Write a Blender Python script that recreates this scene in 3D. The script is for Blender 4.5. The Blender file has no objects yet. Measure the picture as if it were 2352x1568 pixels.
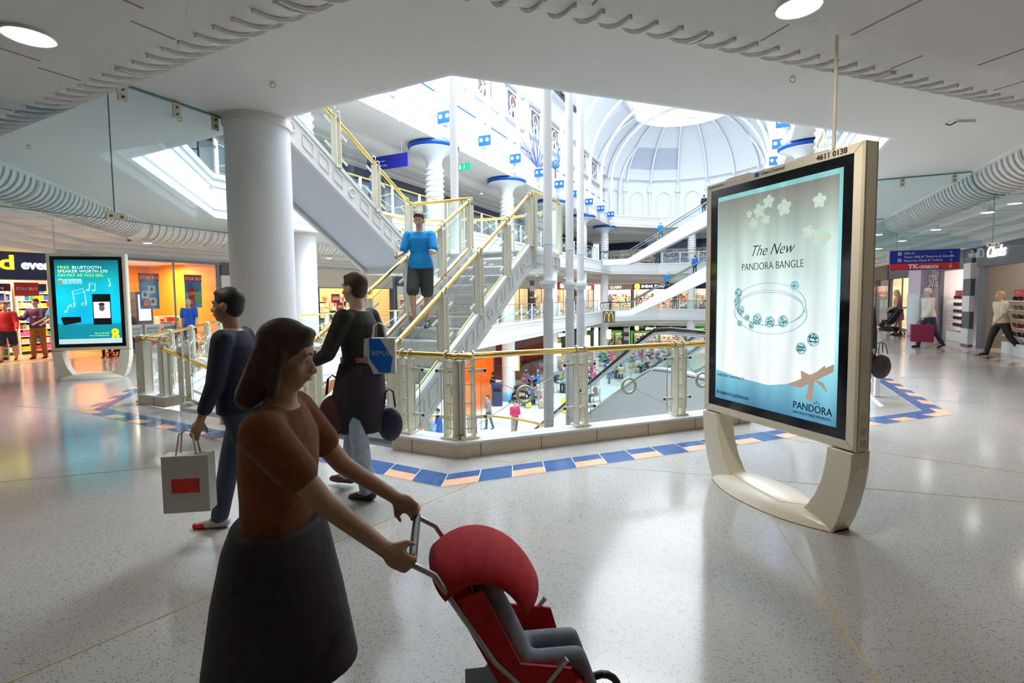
import bpy, bmesh, math, random
from mathutils import Vector, Matrix
from mathutils.geometry import tessellate_polygon
random.seed(7)
PI=math.pi; R=math.radians; sin,cos=math.sin,math.cos
SC=bpy.context.scene; COL=SC.collection
# ---- plan of the mall: s runs along the atrium, t across it, origin at the near corner of the void
AX,AY=-.56,4.84; ca,sa=cos(R(65)),sin(R(65))
def W(s,t,z=0.): return Vector((AX+ca*s+sa*t, AY+sa*s-ca*t, z))
def D(ds,dt,dz=0.): return Vector((ca*ds+sa*dt, sa*ds-ca*dt, dz))
ANG=R(65)
LV=4.85; CE=3.694
# ---------------------------------------------------------------- materials
MAT={}
def mk(name,col,rough=.5,metal=0.,em=None,es=0.,spec=.5,coat=0.):
    if name in MAT: return MAT[name]
    m=bpy.data.materials.new(name); m.use_nodes=True
    b=m.node_tree.nodes['Principled BSDF']
    b.inputs['Base Color'].default_value=(*col,1); b.inputs['Roughness'].default_value=rough
    b.inputs['Metallic'].default_value=metal; b.inputs['Specular IOR Level'].default_value=spec
    if coat: b.inputs['Coat Weight'].default_value=coat; b.inputs['Coat Roughness'].default_value=.08
    if em: b.inputs['Emission Color'].default_value=(*em,1); b.inputs['Emission Strength'].default_value=es
    MAT[name]=m; return m
def nodes(m): return m.node_tree.nodes,m.node_tree.links,m.node_tree.nodes['Principled BSDF']
def mottled(name,c1,c2,scale=3.,rough=.6,metal=0.,bump=0.,coat=0.):
    m=mk(name,c1,rough,metal,coat=coat); n,l,b=nodes(m)
    tc=n.new('ShaderNodeTexCoord'); no=n.new('ShaderNodeTexNoise'); no.inputs['Scale'].default_value=scale; no.inputs['Detail'].default_value=5
    r=n.new('ShaderNodeValToRGB'); r.color_ramp.elements[0].color=(*c1,1); r.color_ramp.elements[1].color=(*c2,1)
    r.color_ramp.elements[0].position=.35; r.color_ramp.elements[1].position=.68
    l.new(tc.outputs['Object'],no.inputs['Vector']); l.new(no.outputs['Fac'],r.inputs['Fac']); l.new(r.outputs['Color'],b.inputs['Base Color'])
    if bump:
        bp=n.new('ShaderNodeBump'); bp.inputs['Strength'].default_value=bump; bp.inputs['Distance'].default_value=.01
        l.new(no.outputs['Fac'],bp.inputs['Height']); l.new(bp.outputs['Normal'],b.inputs['Normal'])
    return m
def terrazzo(name,base,chip,chip2,rough,dens=.11,scale=75):
    m=mk(name,base,rough); n,l,b=nodes(m)
    tc=n.new('ShaderNodeTexCoord')
    def layer(sc,th,seed):
        v=n.new('ShaderNodeTexVoronoi'); v.inputs['Scale'].default_value=sc
        mp=n.new('ShaderNodeMapping'); mp.inputs['Location'].default_value=(seed,seed*2,0); mp.inputs['Scale'].default_value=(1,1.5,1)
        l.new(tc.outputs['Object'],mp.inputs['Vector']); l.new(mp.outputs['Vector'],v.inputs['Vector'])
        lt=n.new('ShaderNodeMath'); lt.operation='LESS_THAN'
        sep=n.new('ShaderNodeSeparateColor'); l.new(v.outputs['Color'],sep.inputs['Color'])
        mul=n.new('ShaderNodeMath'); mul.operation='MULTIPLY'; mul.inputs[1].default_value=th
        l.new(sep.outputs['Red'],mul.inputs[0]); l.new(v.outputs['Distance'],lt.inputs[0]); l.new(mul.outputs[0],lt.inputs[1]); return lt
    no=n.new('ShaderNodeTexNoise'); no.inputs['Scale'].default_value=.9; no.inputs['Detail'].default_value=3; l.new(tc.outputs['Object'],no.inputs['Vector'])
    r=n.new('ShaderNodeValToRGB'); r.color_ramp.elements[0].color=(*[x*.86 for x in base],1); r.color_ramp.elements[1].color=(*base,1)
    r.color_ramp.elements[0].position=.3; r.color_ramp.elements[1].position=.7; l.new(no.outputs['Fac'],r.inputs['Fac'])
    prev=r.outputs['Color']
    for sc,th,cc,sd in ((scale,dens*3.6,chip,0),(scale*1.9,dens*3.2,chip2,3.3)):
        mx=n.new('ShaderNodeMix'); mx.data_type='RGBA'; ly=layer(sc,th,sd)
        l.new(ly.outputs[0],mx.inputs[0]); l.new(prev,mx.inputs[6]); mx.inputs[7].default_value=(*cc,1); prev=mx.outputs[2]
    l.new(prev,b.inputs['Base Color'])
    r2=n.new('ShaderNodeMapRange'); r2.inputs[3].default_value=rough*.75; r2.inputs[4].default_value=rough*1.35
    l.new(no.outputs['Fac'],r2.inputs[0]); l.new(r2.outputs[0],b.inputs['Roughness'])
    return m
def glassm(name,tint,refl=.09):
    m=bpy.data.materials.new(name); m.use_nodes=True; n=m.node_tree.nodes; l=m.node_tree.links; n.clear()
    o=n.new('ShaderNodeOutputMaterial'); t=n.new('ShaderNodeBsdfTransparent'); t.inputs[0].default_value=(*tint,1)
    g=n.new('ShaderNodeBsdfGlossy'); g.inputs['Roughness'].default_value=.02; g.inputs[0].default_value=(.95,1,.98,1)
    f=n.new('ShaderNodeLayerWeight');f.inputs[0].default_value=.5;mx=n.new('ShaderNodeMixShader')
    pw=n.new('ShaderNodeMath');pw.operation='POWER';pw.inputs[1].default_value=4;l.new(f.outputs['Facing'],pw.inputs[0])
    a=n.new('ShaderNodeMath');a.operation='MULTIPLY_ADD';a.inputs[1].default_value=.45;a.inputs[2].default_value=refl*.5
    l.new(pw.outputs[0],a.inputs[0]);l.new(a.outputs[0],mx.inputs[0]); l.new(t.outputs[0],mx.inputs[1]); l.new(g.outputs[0],mx.inputs[2]); l.new(mx.outputs[0],o.inputs[0])
    MAT[name]=m; return m
def em(name,col,s):
    return mk(name,col,.4,em=col,es=s)
WHITE=mk('white_paint',(.86,.87,.88),.5); CEIL=mottled('ceiling_paint',(.80,.755,.71),(.83,.79,.745),.8,.75)
GREYW=mk('grey_paint',(.62,.64,.7),.5)
CREAM=mottled('cream_metal',(.77,.73,.58),(.82,.78,.64),4,.35)
GOLD=mk('brass',(.83,.56,.16),.16,1.); STEEL=mk('steel',(.55,.56,.58),.28,1.); DKST=mk('dark_steel',(.12,.12,.13),.35,1.)
GLASS=glassm('clear_glass',(.94,.975,.97),.06); SCREEN=glassm('screen_glass',(.84,.91,.93),.08); EDGE=mk('glass_edge',(.14,.33,.32),.15)
FLOOR=terrazzo('terrazzo_floor',(.45,.435,.415),(.13,.19,.17),(.36,.38,.36),.13)
CURB=terrazzo('terrazzo_kerb',(.60,.49,.36),(.22,.17,.12),(.4,.32,.23),.35,.09,120)
STEPM=terrazzo('terrazzo_step',(.62,.60,.57),(.2,.19,.18),(.36,.34,.32),.3,.1,60)
TBLUE=mottled('blue_tile',(.03,.09,.25),(.045,.12,.32),9,.14); TOR=mottled('peach_tile',(.78,.40,.24),(.85,.48,.30),9,.16)
BLACK=mk('black_gloss',(.006,.006,.009),.08); RUBBER=mk('rubber',(.012,.012,.014),.35); BLUEP=mk('blue_paint',(.0,.10,.62),.35)
BLUES=mk('sky_blue_paint',(.15,.42,.7),.3); NAVY=mk('navy_fascia',(.012,.016,.09),.3); CHARC=mk('charcoal_fascia',(.06,.062,.075),.4)
SLATE=mk('slate_fascia',(.12,.125,.16),.45); RED=mk('red_paint',(.72,.02,.02),.4); YEL=mk('yellow_paint',(.9,.62,.02),.4)
WOOD=mottled('beech_wood',(.52,.31,.14),(.6,.38,.19),8,.45); DWOOD=mottled('brown_wood',(.14,.07,.035),(.2,.1,.05),6,.45)
TABLE=mk('teal_table',(.12,.3,.36),.3); BEIGE=mk('beige_wall',(.75,.62,.42),.6); ORANGE=mk('orange_wall',(.95,.35,.02),.55)
FOODF=mottled('food_floor',(.72,.8,.79),(.8,.86,.85),.5,.2); MINT=mottled('mint_floor',(.58,.74,.70),(.74,.83,.81),.7,.25); TAN=mottled('tan_floor',(.62,.4,.24),(.7,.47,.3),.7,.25)
LAMP=em('lamp_glow',(1,.93,.78),60); LAMPS=em('small_lamp_glow',(1,.94,.82),25)
LWH=em('lit_white',(1,1,1),1.4); LYE=em('lit_yellow',(1,.78,.02),3.); LGR=em('lit_green',(.25,.9,.1),2.5); LOR=em('lit_orange',(1,.3,.05),3.)
PAPER=mk('white_card',(.85,.85,.85),.6); SKYB=em('lit_sky_blue',(.1,.35,1),1.6)
# ---------------------------------------------------------------- mesh builder
class MB:
    def __init__(s): s.v=[]; s.f=[]; s.m=[]; s.sm=[]
    def add(s,vs,fs,mi=0,smooth=False):
        o=len(s.v); s.v+= [Vector(x) for x in vs]
        for f in fs: s.f.append([i+o for i in f]); s.m.append(mi); s.sm.append(smooth)
    def hexa(s,p,mi=0):
        s.add(p,[(0,3,2,1),(4,5,6,7),(0,1,5,4),(1,2,6,5),(2,3,7,6),(3,0,4,7)],mi)
    def box(s,x0,x1,y0,y1,z0,z1,mi=0):
        s.hexa([(x0,y0,z0),(x1,y0,z0),(x1,y1,z0),(x0,y1,z0),(x0,y0,z1),(x1,y0,z1),(x1,y1,z1),(x0,y1,z1)],mi)
    def sbox(s,s0,s1,t0,t1,z0,z1,mi=0):   # box in the plan of the mall
        s.hexa([W(s0,t0,z0),W(s0,t1,z0),W(s1,t1,z0),W(s1,t0,z0),W(s0,t0,z1),W(s0,t1,z1),W(s1,t1,z1),W(s1,t0,z1)],mi)
    def bar(s,p,q,w,h,mi=0,up=(0,0,1)):   # bar p->q, w across, h along up
        p=Vector(p);q=Vector(q);d=(q-p).normalized();u=Vector(up)
        x=d.cross(u)
        if x.length<1e-4: x=d.cross(Vector((1,0,0)))
        x.normalize();u=x.cross(d).normalized()
        x=x*w/2;u=u*h/2
        s.hexa([p-x-u,p+x-u,q+x-u,q-x-u,p-x+u,p+x+u,q+x+u,q-x+u],mi)
    def tube(s,pts,r,n=10,mi=0,closed=False,cap=True,r2=None):
        pts=[Vector(p) for p in pts];N=len(pts);rings=[];prev=None
        for i,p in enumerate(pts):
            if closed: d=(pts[(i+1)%N]-pts[i-1])
            else: d=(pts[min(i+1,N-1)]-pts[max(i-1,0)])
            d.normalize()
            if prev is None:
                x=d.cross(Vector((0,0,1)));
                if x.length<1e-3: x=d.cross(Vector((1,0,0)))
            else: x=prev-d*prev.dot(d)
            x.normalize();y=d.cross(x);prev=x
            rr=r[i] if isinstance(r,(list,tuple)) else r
            if rr<1e-5: rr=1e-5
            rings.append([p+x*rr*cos(2*PI*k/n)+y*(rr if r2 is None else r2)*sin(2*PI*k/n) for k in range(n)])
        vs=[v for g in rings for v in g];fs=[]
        for i in range(N if closed else N-1):
            j=(i+1)%N
            for k in range(n): fs.append((i*n+k,i*n+(k+1)%n,j*n+(k+1)%n,j*n+k))
        s.add(vs,fs,mi,True)
        if cap and not closed:
            s.add(rings[0],[tuple(reversed(range(n)))],mi);s.add(rings[-1],[tuple(range(n))],mi)
    def lathe(s,c,prof,n=24,mi=0):
        c=Vector(c);vs=[c+Vector((r*cos(2*PI*k/n),r*sin(2*PI*k/n),z)) for r,z in prof for k in range(n)];fs=[]
        for i in range(len(prof)-1):
            for k in range(n): fs.append((i*n+k,i*n+(k+1)%n,(i+1)*n+(k+1)%n,(i+1)*n+k))
        s.add(vs,fs,mi,True)
        s.add([vs[k] for k in range(n)],[tuple(reversed(range(n)))],mi);s.add(vs[-n:],[tuple(range(n))],mi)
    def prism(s,poly,off,mi=0):           # polygon (3d points) pushed along off
        poly=[Vector(p) for p in poly];off=Vector(off);n=len(poly)
        tri=tessellate_polygon([poly]);vs=poly+[p+off for p in poly];fs=[]
        for t in tri: fs.append(tuple(t)); fs.append(tuple(i+n for i in reversed(t)))
        for i in range(n): j=(i+1)%n; fs.append((i,j,j+n,i+n))
        s.add(vs,fs,mi)
    def ell(s,c,rx,ry,rz,mi=0,n=14,m=9,rot=None):
        c=Vector(c);vs=[];fs=[]
        for i in range(m+1):
            a=PI*i/m
            for k in range(n):
                b=2*PI*k/n;p=Vector((rx*sin(a)*cos(b),ry*sin(a)*sin(b),rz*cos(a)))
                if rot: p=rot@p
                vs.append(c+p)
        for i in range(m):
            for k in range(n): fs.append((i*n+k,(i+1)*n+k,(i+1)*n+(k+1)%n,i*n+(k+1)%n))
        s.add(vs,fs,mi,True)
    def cap2(s,p,r0,q,r1,mi=0,n=12):      # tapered limb with round ends
        p=Vector(p);q=Vector(q);d=q-p;L=d.length
        if L<1e-5: return s.ell(p,r0,r0,r0,mi)
        d/=L;pts=[];rs=[]
        for a in (0,.5,.87): pts.append(p-d*r0*sqrt1(a));rs.append(r0*max(a,.02))
        pts.append(p);rs.append(r0);pts.append(p.lerp(q,.5));rs.append((r0+r1)/2);pts.append(q);rs.append(r1)
        for a in (.87,.5,0): pts.append(q+d*r1*sqrt1(a));rs.append(r1*max(a,.02))
        s.tube(pts,rs,n,mi)
    def sleeve(s,secs,n=20,mi=0,tilt=0):  # stacked ellipses: (centre, rx, ry)
        vs=[Vector(c)+Vector((a*cos(2*PI*k/n),b*sin(2*PI*k/n)*cos(tilt),-b*sin(2*PI*k/n)*sin(tilt))) for c,a,b in secs for k in range(n)];fs=[]
        for i in range(len(secs)-1):
            for k in range(n): fs.append((i*n+k,i*n+(k+1)%n,(i+1)*n+(k+1)%n,(i+1)*n+k))
        fs.append(tuple(reversed(range(n))));fs.append(tuple(range(len(vs)-n,len(vs))));s.add(vs,fs,mi,True)
    def build(s,name,mats,parent=None,smooth=None,mods=()):
        me=bpy.data.meshes.new(name);o=bpy.data.objects.new(name,me);COL.objects.link(o)
        off=Vector((0,0,0))
        if parent is not None:
            o.parent=parent
            if not islocal(parent): off=world_of(parent)
        else:
            if s.v:
                c=sum(s.v,Vector())/len(s.v);off=Vector((c.x,c.y,min(v.z for v in s.v)));o.location=off
        me.from_pydata([v-off for v in s.v],[],s.f)
        if not isinstance(mats,(list,tuple)): mats=[mats]
        for m in mats: me.materials.append(m)
        for i,p in enumerate(me.polygons):
            p.material_index=s.m[i];p.use_smooth=s.sm[i] if smooth is None else smooth
        bm=bmesh.new();bm.from_mesh(me);bmesh.ops.recalc_face_normals(bm,faces=bm.faces);bm.to_mesh(me);bm.free()
        for k,v in mods:
            md=o.modifiers.new(k,k)
            for a,b in v.items(): setattr(md,a,b)
        return o
def islocal(o):
    while o.parent is not None:o=o.parent
    return bool(o.get('_local'))
ORD=['first','second','third','fourth','fifth','sixth','seventh','eighth','ninth','tenth','eleventh','twelfth','thirteenth','fourteenth']
def sqrt1(a): return math.sqrt(max(0,1-a*a))
def world_of(o):
    p=Vector(o.location)
    while o.parent is not None:
        o=o.parent;p=p+Vector(o.location)
    return p
def tag(o,label,cat,group=None,kind=None):
    o['label']=label;o['category']=cat
    if group:o['group']=group
    if kind:o['kind']=kind
    return o
def thing(name,label,cat,loc=(0,0,0),rz=0,group=None,local=False):
    o=bpy.data.objects.new(name,None);COL.objects.link(o);o.location=loc;o.rotation_euler=(0,0,rz);o.empty_display_size=.1
    tag(o,label,cat,group)
    if local or rz: o['_local']=1
    return o
def struct(mb,name,mats,smooth=None):
    o=mb.build(name,mats,None,smooth);o['kind']='structure';return o
def kids(o): return [c for c in ALLK.get(o.name,[])]
def copy_tree(o,loc,rz=None,label=None,group=None):
    def cp(x,par):
        c=x.copy();COL.objects.link(c)
        if par is not None: c.parent=par
        for ch in x.children: cp(ch,c)
        return c
    r=cp(o,None);r.location=loc
    if rz is not None:r.rotation_euler=(0,0,rz)
    if label:r['label']=label
    if group:r['group']=group
    return r
def text(body,size,loc,rot,mat,parent,name='lettering',shear=0,offset=0,extrude=.004,align='LEFT',sx=1.,bold=0,space=1.,fit=None):
    cu=bpy.data.curves.new(name,'FONT');cu.body=body;cu.size=size;cu.shear=shear;cu.offset=offset+bold;cu.extrude=extrude;cu.align_x=align
    cu.space_character=space;cu.resolution_u=3
    tmp=bpy.data.objects.new('tmp',cu);COL.objects.link(tmp)
    dg=bpy.context.evaluated_depsgraph_get();me=bpy.data.meshes.new_from_object(tmp.evaluated_get(dg))
    bpy.data.objects.remove(tmp)
    if fit and me.vertices:
        xs=[v.co.x for v in me.vertices];sx=fit/max(1e-3,max(xs)-min(xs))
    me.transform(Matrix.Diagonal((sx,1,1,1)))
    o=bpy.data.objects.new(name,me);COL.objects.link(o);me.materials.clear();me.materials.append(mat)
    L=Vector(loc)
    if parent is not None:
        o.parent=parent
        if not islocal(parent): L=L-world_of(parent)
    o.location=L;o.rotation_euler=rot
    return o
def area(name,loc,sx,sy,power,col,rot=(0,0,0),spread=None):
    l=bpy.data.lights.new(name,'AREA');l.shape='RECTANGLE';l.size=sx;l.size_y=sy;l.energy=power;l.color=col
    if spread:l.spread=spread
    o=bpy.data.objects.new(name,l);COL.objects.link(o);o.location=loc;o.rotation_euler=rot;return o
# ---------------------------------------------------------------- the shell
V=[(0,0),(4.35,4.35),(46.65,4.35),(51,0),(51,-5.8),(46.8,-10),(4.5,-10),(.3,-5.8)]
def offset(poly,ds):
    n=len(poly);out=[]
    if not isinstance(ds,(list,tuple)): ds=[ds]*n
    L=[]
    for i in range(n):
        p=Vector(poly[i]);q=Vector(poly[(i+1)%n]);d=(q-p).normalized();nn=Vector((-d.y,d.x))
        if nn.dot(Vector((25,-2.8))-p)>0: nn=-nn
        L.append((p+nn*ds[i],d))
    for i in range(n):
        p,d=L[i-1];q,e=L[i];k=d.x*e.y-d.y*e.x
        a=((q.x-p.x)*e.y-(q.y-p.y)*e.x)/k
        out.append((p.x+d.x*a,p.y+d.y*a))
    return out
OUT=[(-7,8.5),(55.5,8.5),(55.5,-14.1),(-7,-14.1)]
def ringplate(mb,outer,hole,z,mi=0):
    polys=[[Vector((x,y,0)) for x,y in outer],[Vector((x,y,0)) for x,y in hole]]
    tri=tessellate_polygon(polys);pts=[W(x,y,z) for x,y in outer+hole]
    mb.add(pts,[tuple(t) for t in tri],mi)
def loft(mb,polyA,zA,polyB,zB,mi=0,smooth=False):
    n=len(polyA);vs=[W(x,y,zA) for x,y in polyA]+[W(x,y,zB) for x,y in polyB]
    mb.add(vs,[(i,(i+1)%n,(i+1)%n+n,i+n) for i in range(n)],mi,smooth)
CO=[1.62,1.75,1.75,1.75,1.75,2.1,1.8,1.6]   # how far each side of the ceiling runs before the cove
EDG=['AC','R','FR','END','FL','L','BL','AB']
def level(z,name,floor_mat,cove=True,ribs=True,th=LV-CE):
    mb=MB();ringplate(mb,OUT,V,z);o=struct(mb,name,floor_mat)
    mb=MB();zb=z-th
    loft(mb,V,z,V,zb)                                  # fascia facing the void
    for dz,h,dp in ((-.02,.12,.05),(-.3,.05,.025),(-th+.1,.1,.05),(-th+.28,.05,.03)):
        P=offset(V,-dp);loft(mb,V,z+dz,P,z+dz);loft(mb,P,z+dz,P,z+dz-h);loft(mb,P,z+dz-h,V,z+dz-h)
    struct(mb,'trim_1',WHITE)
    # ceiling under it
    mb=MB();P0=offset(V,CO);ringplate(mb,P0,V,zb,0)
    prof=[(0,0),(.03,-.02),(.03,-.05)]
    r=.42
    for k in range(0,9): a=PI/2*k/8;prof.append((.03+r*1.1*(1-cos(a)),-.05-(r-.03)*sin(a)))
    prof+=[(.83,-.44),(.83,-.52),(1.45,-.52),(1.47,-.49),(1.5,-.49),(1.5,-.62),(1.9,-.62),(1.9,-.75),(2.2,-.75),(2.2,-.88)]
    prev=P0;pz=zb
    for i,(d,dz) in enumerate(prof[1:]):
        P=offset(V,[c+d for c in CO]);loft(mb,prev,pz,P,zb+dz,0,2<=i<=10);prev=P;pz=zb+dz
    ringplate(mb,OUT,prev,pz,0)
    struct(mb,'ceiling',CEIL)
    if ribs:
        # soffit joints
        mb=MB()
        for a_,b_,zz_,ph in((.5,.82,-.4405,0),(.86,1.44,-.5205,.5),(1.52,1.89,-.6205,.2)):
            PA,PB=offset(V,[c+a_ for c in CO]),offset(V,[c+b_ for c in CO])
            for e in(7,0,1,6,5):
                A_,B_=Vector(PA[e]),Vector(PA[(e+1)%8]);C_,D_=Vector(PB[e]),Vector(PB[(e+1)%8]);L=(B_-A_).length;dn=(B_-A_).normalized();nn_=Vector((-dn.y,dn.x));nn_=nn_ if nn_.dot(C_-A_)>0 else -nn_
                k=ph
                while k<min(L,30):
                    p=A_+dn*k;q=p+nn_*(b_-a_);mb.bar(W(p.x,p.y,zb+zz_),W(q.x,q.y,zb+zz_),.012,.006);k+=1.25
        struct(mb,'trim_7',mk('joint_brown',(.42,.33,.25),.7))
    if ribs:
        mb=MB();n=8
        curve=prof[2:12]
        for e in range(8):
            p0=Vector(offset(V,[c+.03 for c in CO])[e]);p1=Vector(offset(V,[c+.03 for c in CO])[(e+1)%8])
            if e in (2,3,4): continue
            d=(p1-p0);L=d.length;d.normalize();nn=Vector((-d.y,d.x))
            if nn.dot(Vector((25,-2.8))-p0)>0:nn=-nn
            if e in(1,5): L=min(L,26.)
            a0=p0 if e in (0,1) else p1-d*L if e in (5,) else p0
            if e==5: a0=p1-d*L
            k=.2;cnt=0
            while k<L-.1:
                c=a0+d*k;q=[]
                for (dd,dz) in curve[1:]:
                    b=c+nn*(dd-.03-.012);q.append(W(b.x,b.y,zb+dz-.012))
                for i in range(len(q)-1): mb.bar(q[i],q[i+1],.02,.022)
                cnt+=1;k+=.045 if cnt%10==0 else .185
        struct(mb,'trim_2',CEIL)
level(0,'floor',FLOOR,ribs=False);level(LV,'floor',FLOOR);level(2*LV,'floor',WHITE,ribs=False)
# food court floor, walls between the levels
mb=MB();mb.sbox(-7,55.5,-14.1,8.5,-LV-.2,-LV,0);struct(mb,'floor',FOODF)
mb=MB();mb.sbox(2,27,-18,-10.9,-LV+.0,-LV+.006,0);mb.sbox(2,27,-10.9,-10.6,-LV,-LV+.008,1);mb.sbox(14,48,-9.2,-1.5,-LV,-LV+.005,1)
struct(mb,'trim_3',[TAN,MINT])
for s0 in ():pass
# joints in the mall floor (thin brass strips) and the tiled border round the void
mb=MB()
def strip(p,q,w=.012,mi=0): mb.bar(Vector((*p,.0)),Vector((*q,.0)),w,.004,mi)
JO=[((.46,5.2),(-2.96,1.0)),((-.56,4.84),(1.2,4.5)),((1.2,4.5),(6.5,2.95)),((2.2,6.0),(7.5,2.1)),((-1.9,1.9),(-3.2,1.2)),((-6.2,5.3),(-9.5,8.4)),((4.4,7.6),(9.5,6.6)),((6.6,9.3),(15.,8.6)),((-1.4,5.3),(-9.,3.)),((-5.4,6.9),(-12.5,9.)),((1.3,1.2),(2.0,4.1))]
for p,q in JO: strip(p,q)
struct(mb,'trim_4',mottled('brass_strip',(.42,.34,.16),(.5,.42,.25),3,.3))
mb=MB();O1,O2,O3=offset(V,.38),offset(V,.52),offset(V,.66)
for e in (7,0,1,6):
    for row,(PA,PB) in enumerate(((O1,O2),(O2,O3))):
        a0,a1=Vector(PA[e]),Vector(PA[(e+1)%8]);b0,b1=Vector(PB[e]),Vector(PB[(e+1)%8]);L=(a1-a0).length
        n=max(2,int(min(L,60)/.30))
        for k in range(n):
            if e==1 and k>60: break
            t0,t1=k/n+.0025/L*2,(k+1)/n-.0025/L*2
            q=[a0.lerp(a1,t0),a0.lerp(a1,t1),b0.lerp(b1,t1),b0.lerp(b1,t0)]
            mb.add([W(x.x,x.y,.004) for x in q],[(0,1,2,3)],1 if (row==1 and k%2==0) else 0)
P=offset(V,.372);Q=offset(V,.668)
loft(mb,P,.002,Q,.002,2)
struct(mb,'trim_5',[TBLUE,TOR,mk('grout',(.6,.58,.52),.5)])
# border beside the right-hand shops
mb=MB()
for k in range(90):
    s=4+k*.3
    for row in (0,1): mb.add([W(s+.003,7.75+row*.15,.004),W(s+.297,7.75+row*.15,.004),W(s+.297,7.895+row*.15,.004),W(s+.003,7.895+row*.15,.004)],[(0,1,2,3)],1 if (k+row)%2 else 0)
struct(mb,'trim_6',[TBLUE,TOR])
# outer walls where no shop stands: behind the camera and round each level
mb=MB();mb.sbox(-7.2,-7,-14.1,8.5,-LV,10.9,0);struct(mb,'wall_back',BEIGE)
mb=MB();mb.sbox(-7,9.4,8.5,8.7,0,3,0);struct(mb,'wall_right',BEIGE)
# third level and the vault
def prof_t(z):pass
mb=MB()
zt=14.6
for s0,s1 in ((-2,51),): mb.sbox(s0,s1,-11.2,-11.0,2*LV,zt,0)
for k in range(13):                                # piers between recessed bays
    s=.0+k*3.75+.6
    mb.sbox(s,s+.55,-11.05,-10.75,2*LV,zt,0)
mb.sbox(-2,51,-11.05,-10.7,zt-2.15,zt-2.05,0);mb.sbox(-2,51,-11.05,-10.6,zt-.1,zt,0)
struct(mb,'wall_left',WHITE)
mb=MB();mb.sbox(-2,51,5.2,5.4,2*LV,zt,0)
for k in range(13): mb.sbox(.6+k*3.75,1.15+k*3.75,4.7,5.25,2*LV,zt,0)
struct(mb,'wall_right',WHITE)
# vault: curved sides with an open light slot along the top
VC=-2.8
def arch(a,rx=8.4,rz=6.2,z0=13.2): return (VC-rx*cos(a),z0+rz*sin(a))
mb=MB();N=14;A0=R(6);A1=R(58)
for side in (0,1):
    pts=[]
    for k in range(N+1):
        a=A0+(A1-A0)*k/N;
        if side:a=PI-a
        pts.append(arch(a))
    for k in range(N):
        (t0,z0),(t1,z1)=pts[k],pts[k+1]
        mb.add([W(-7,t0,z0),W(45,t0,z0),W(45,t1,z1),W(-7,t1,z1)],[(0,1,2,3)],0,True)
    for s in [x*3.75+.85 for x in range(12)]:
        for k in range(N):
            if k in (3,4,8,9): continue
            (t0,z0),(t1,z1)=pts[k],pts[k+1];mb.bar(W(s,t0*.985+VC*.015,z0-.02),W(s,t1*.985+VC*.015,z1-.02),.05,.03)
    tt,zz=pts[-1];mb.sbox(-7,45,tt-.12,tt+.12,zz-.15,zz+.3,0)
struct(mb,'ceiling',mk('vault_white',(.8,.83,.88),.6))
# end dome: half umbrella with eight gores and an open lantern
mb=MB();DC=(45.,VC)
G=9;RG=5
def dome(th,el): return W(DC[0]+8.4*cos(el)*cos(th),DC[1]+8.4*cos(el)*sin(th),13.2+6.2*sin(el))
for g in range(G):
    t0=-PI/2+PI*g/G;t1=-PI/2+PI*(g+1)/G
    for k in range(10):
        e0=R(6)+R(50)*k/10;e1=R(6)+R(50)*(k+1)/10
        mb.add([dome(t0,e0),dome(t1,e0),dome(t1,e1),dome(t0,e1)],[(0,1,2,3)],1 if (g in(2,3) and 2<=k<=5) else 0)
struct(mb,'ceiling',[mk('dome_white',(.78,.82,.86),.6),mk('dome_window',(.5,.56,.66),.3)])
mb=MB()
for g in range(0,G+1):
    th=-PI/2+PI*g/G;pts=[dome(th,R(4)+R(54)*k/12) for k in range(13)];cc_=W(DC[0],DC[1],12.5);mb.tube([p.lerp(cc_,.02) for p in pts],.10,8)
    a_=dome(th,R(58))
mb.tube([dome(-PI/2+PI*k/24,R(57)) for k in range(25)],.14,8)
struct(mb,'trim_8',mk('dome_rib_white',(.88,.9,.94),.5))
# curved end wall under the dome with blind arches
mb=MB();pr=[]
for g in range(G+1):
    th=-PI/2+PI*g/G;pr.append(W(DC[0]+8.7*cos(th),DC[1]+8.7*sin(th),0))
for g in range(G):
    p,q=pr[g],pr[g+1];mb.add([p+Vector((0,0,2*LV)),q+Vector((0,0,2*LV)),q+Vector((0,0,zt)),p+Vector((0,0,zt))],[(0,1,2,3)])
    d=(q-p).normalized();nrm=Vector((-d.y,d.x,0));
    if nrm.dot(W(DC[0],DC[1])-p)<0:nrm=-nrm
    c=(p+q)/2+nrm*.06
    pts=[c-d*.75+Vector((0,0,2*LV+.2))]+[c+d*(-.75*cos(PI*k/10))+Vector((0,0,11.9+.75*sin(PI*k/10))) for k in range(11)]+[c+d*.75+Vector((0,0,2*LV+.2))]
    mb.tube(pts,.07,8)
    e=p+nrm*.1;mb.tube([e+Vector((0,0,2*LV)),e+Vector((0,0,zt-1))],.14,8);mb.tube([e+Vector((0,0,12.6)),e+Vector((0,0,13.2))],.3,8)
struct(mb,'wall_end',mk('end_wall_white',(.82,.85,.9),.55))
mb=MB()
for z in (-1,0,1):
    z0=z*LV;mb.sbox(55.5,55.7,-14.1,8.5,z0+2.8,z0+LV,0);mb.sbox(-7,55.5,-14.3,-14.1,z0+2.8,z0+LV,0);mb.sbox(-7,55.5,8.5,8.7,z0+2.8,z0+LV,0)
struct(mb,'wall_left',WHITE)
mb=MB()
for z in (-1,1):
    z0=z*LV;mb.sbox(-7,55.5,8.5,8.6,z0,z0+2.8,0)
mb.sbox(26,55.5,8.5,8.6,0,2.8,0)
struct(mb,'wall_right',SLATE)
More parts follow.
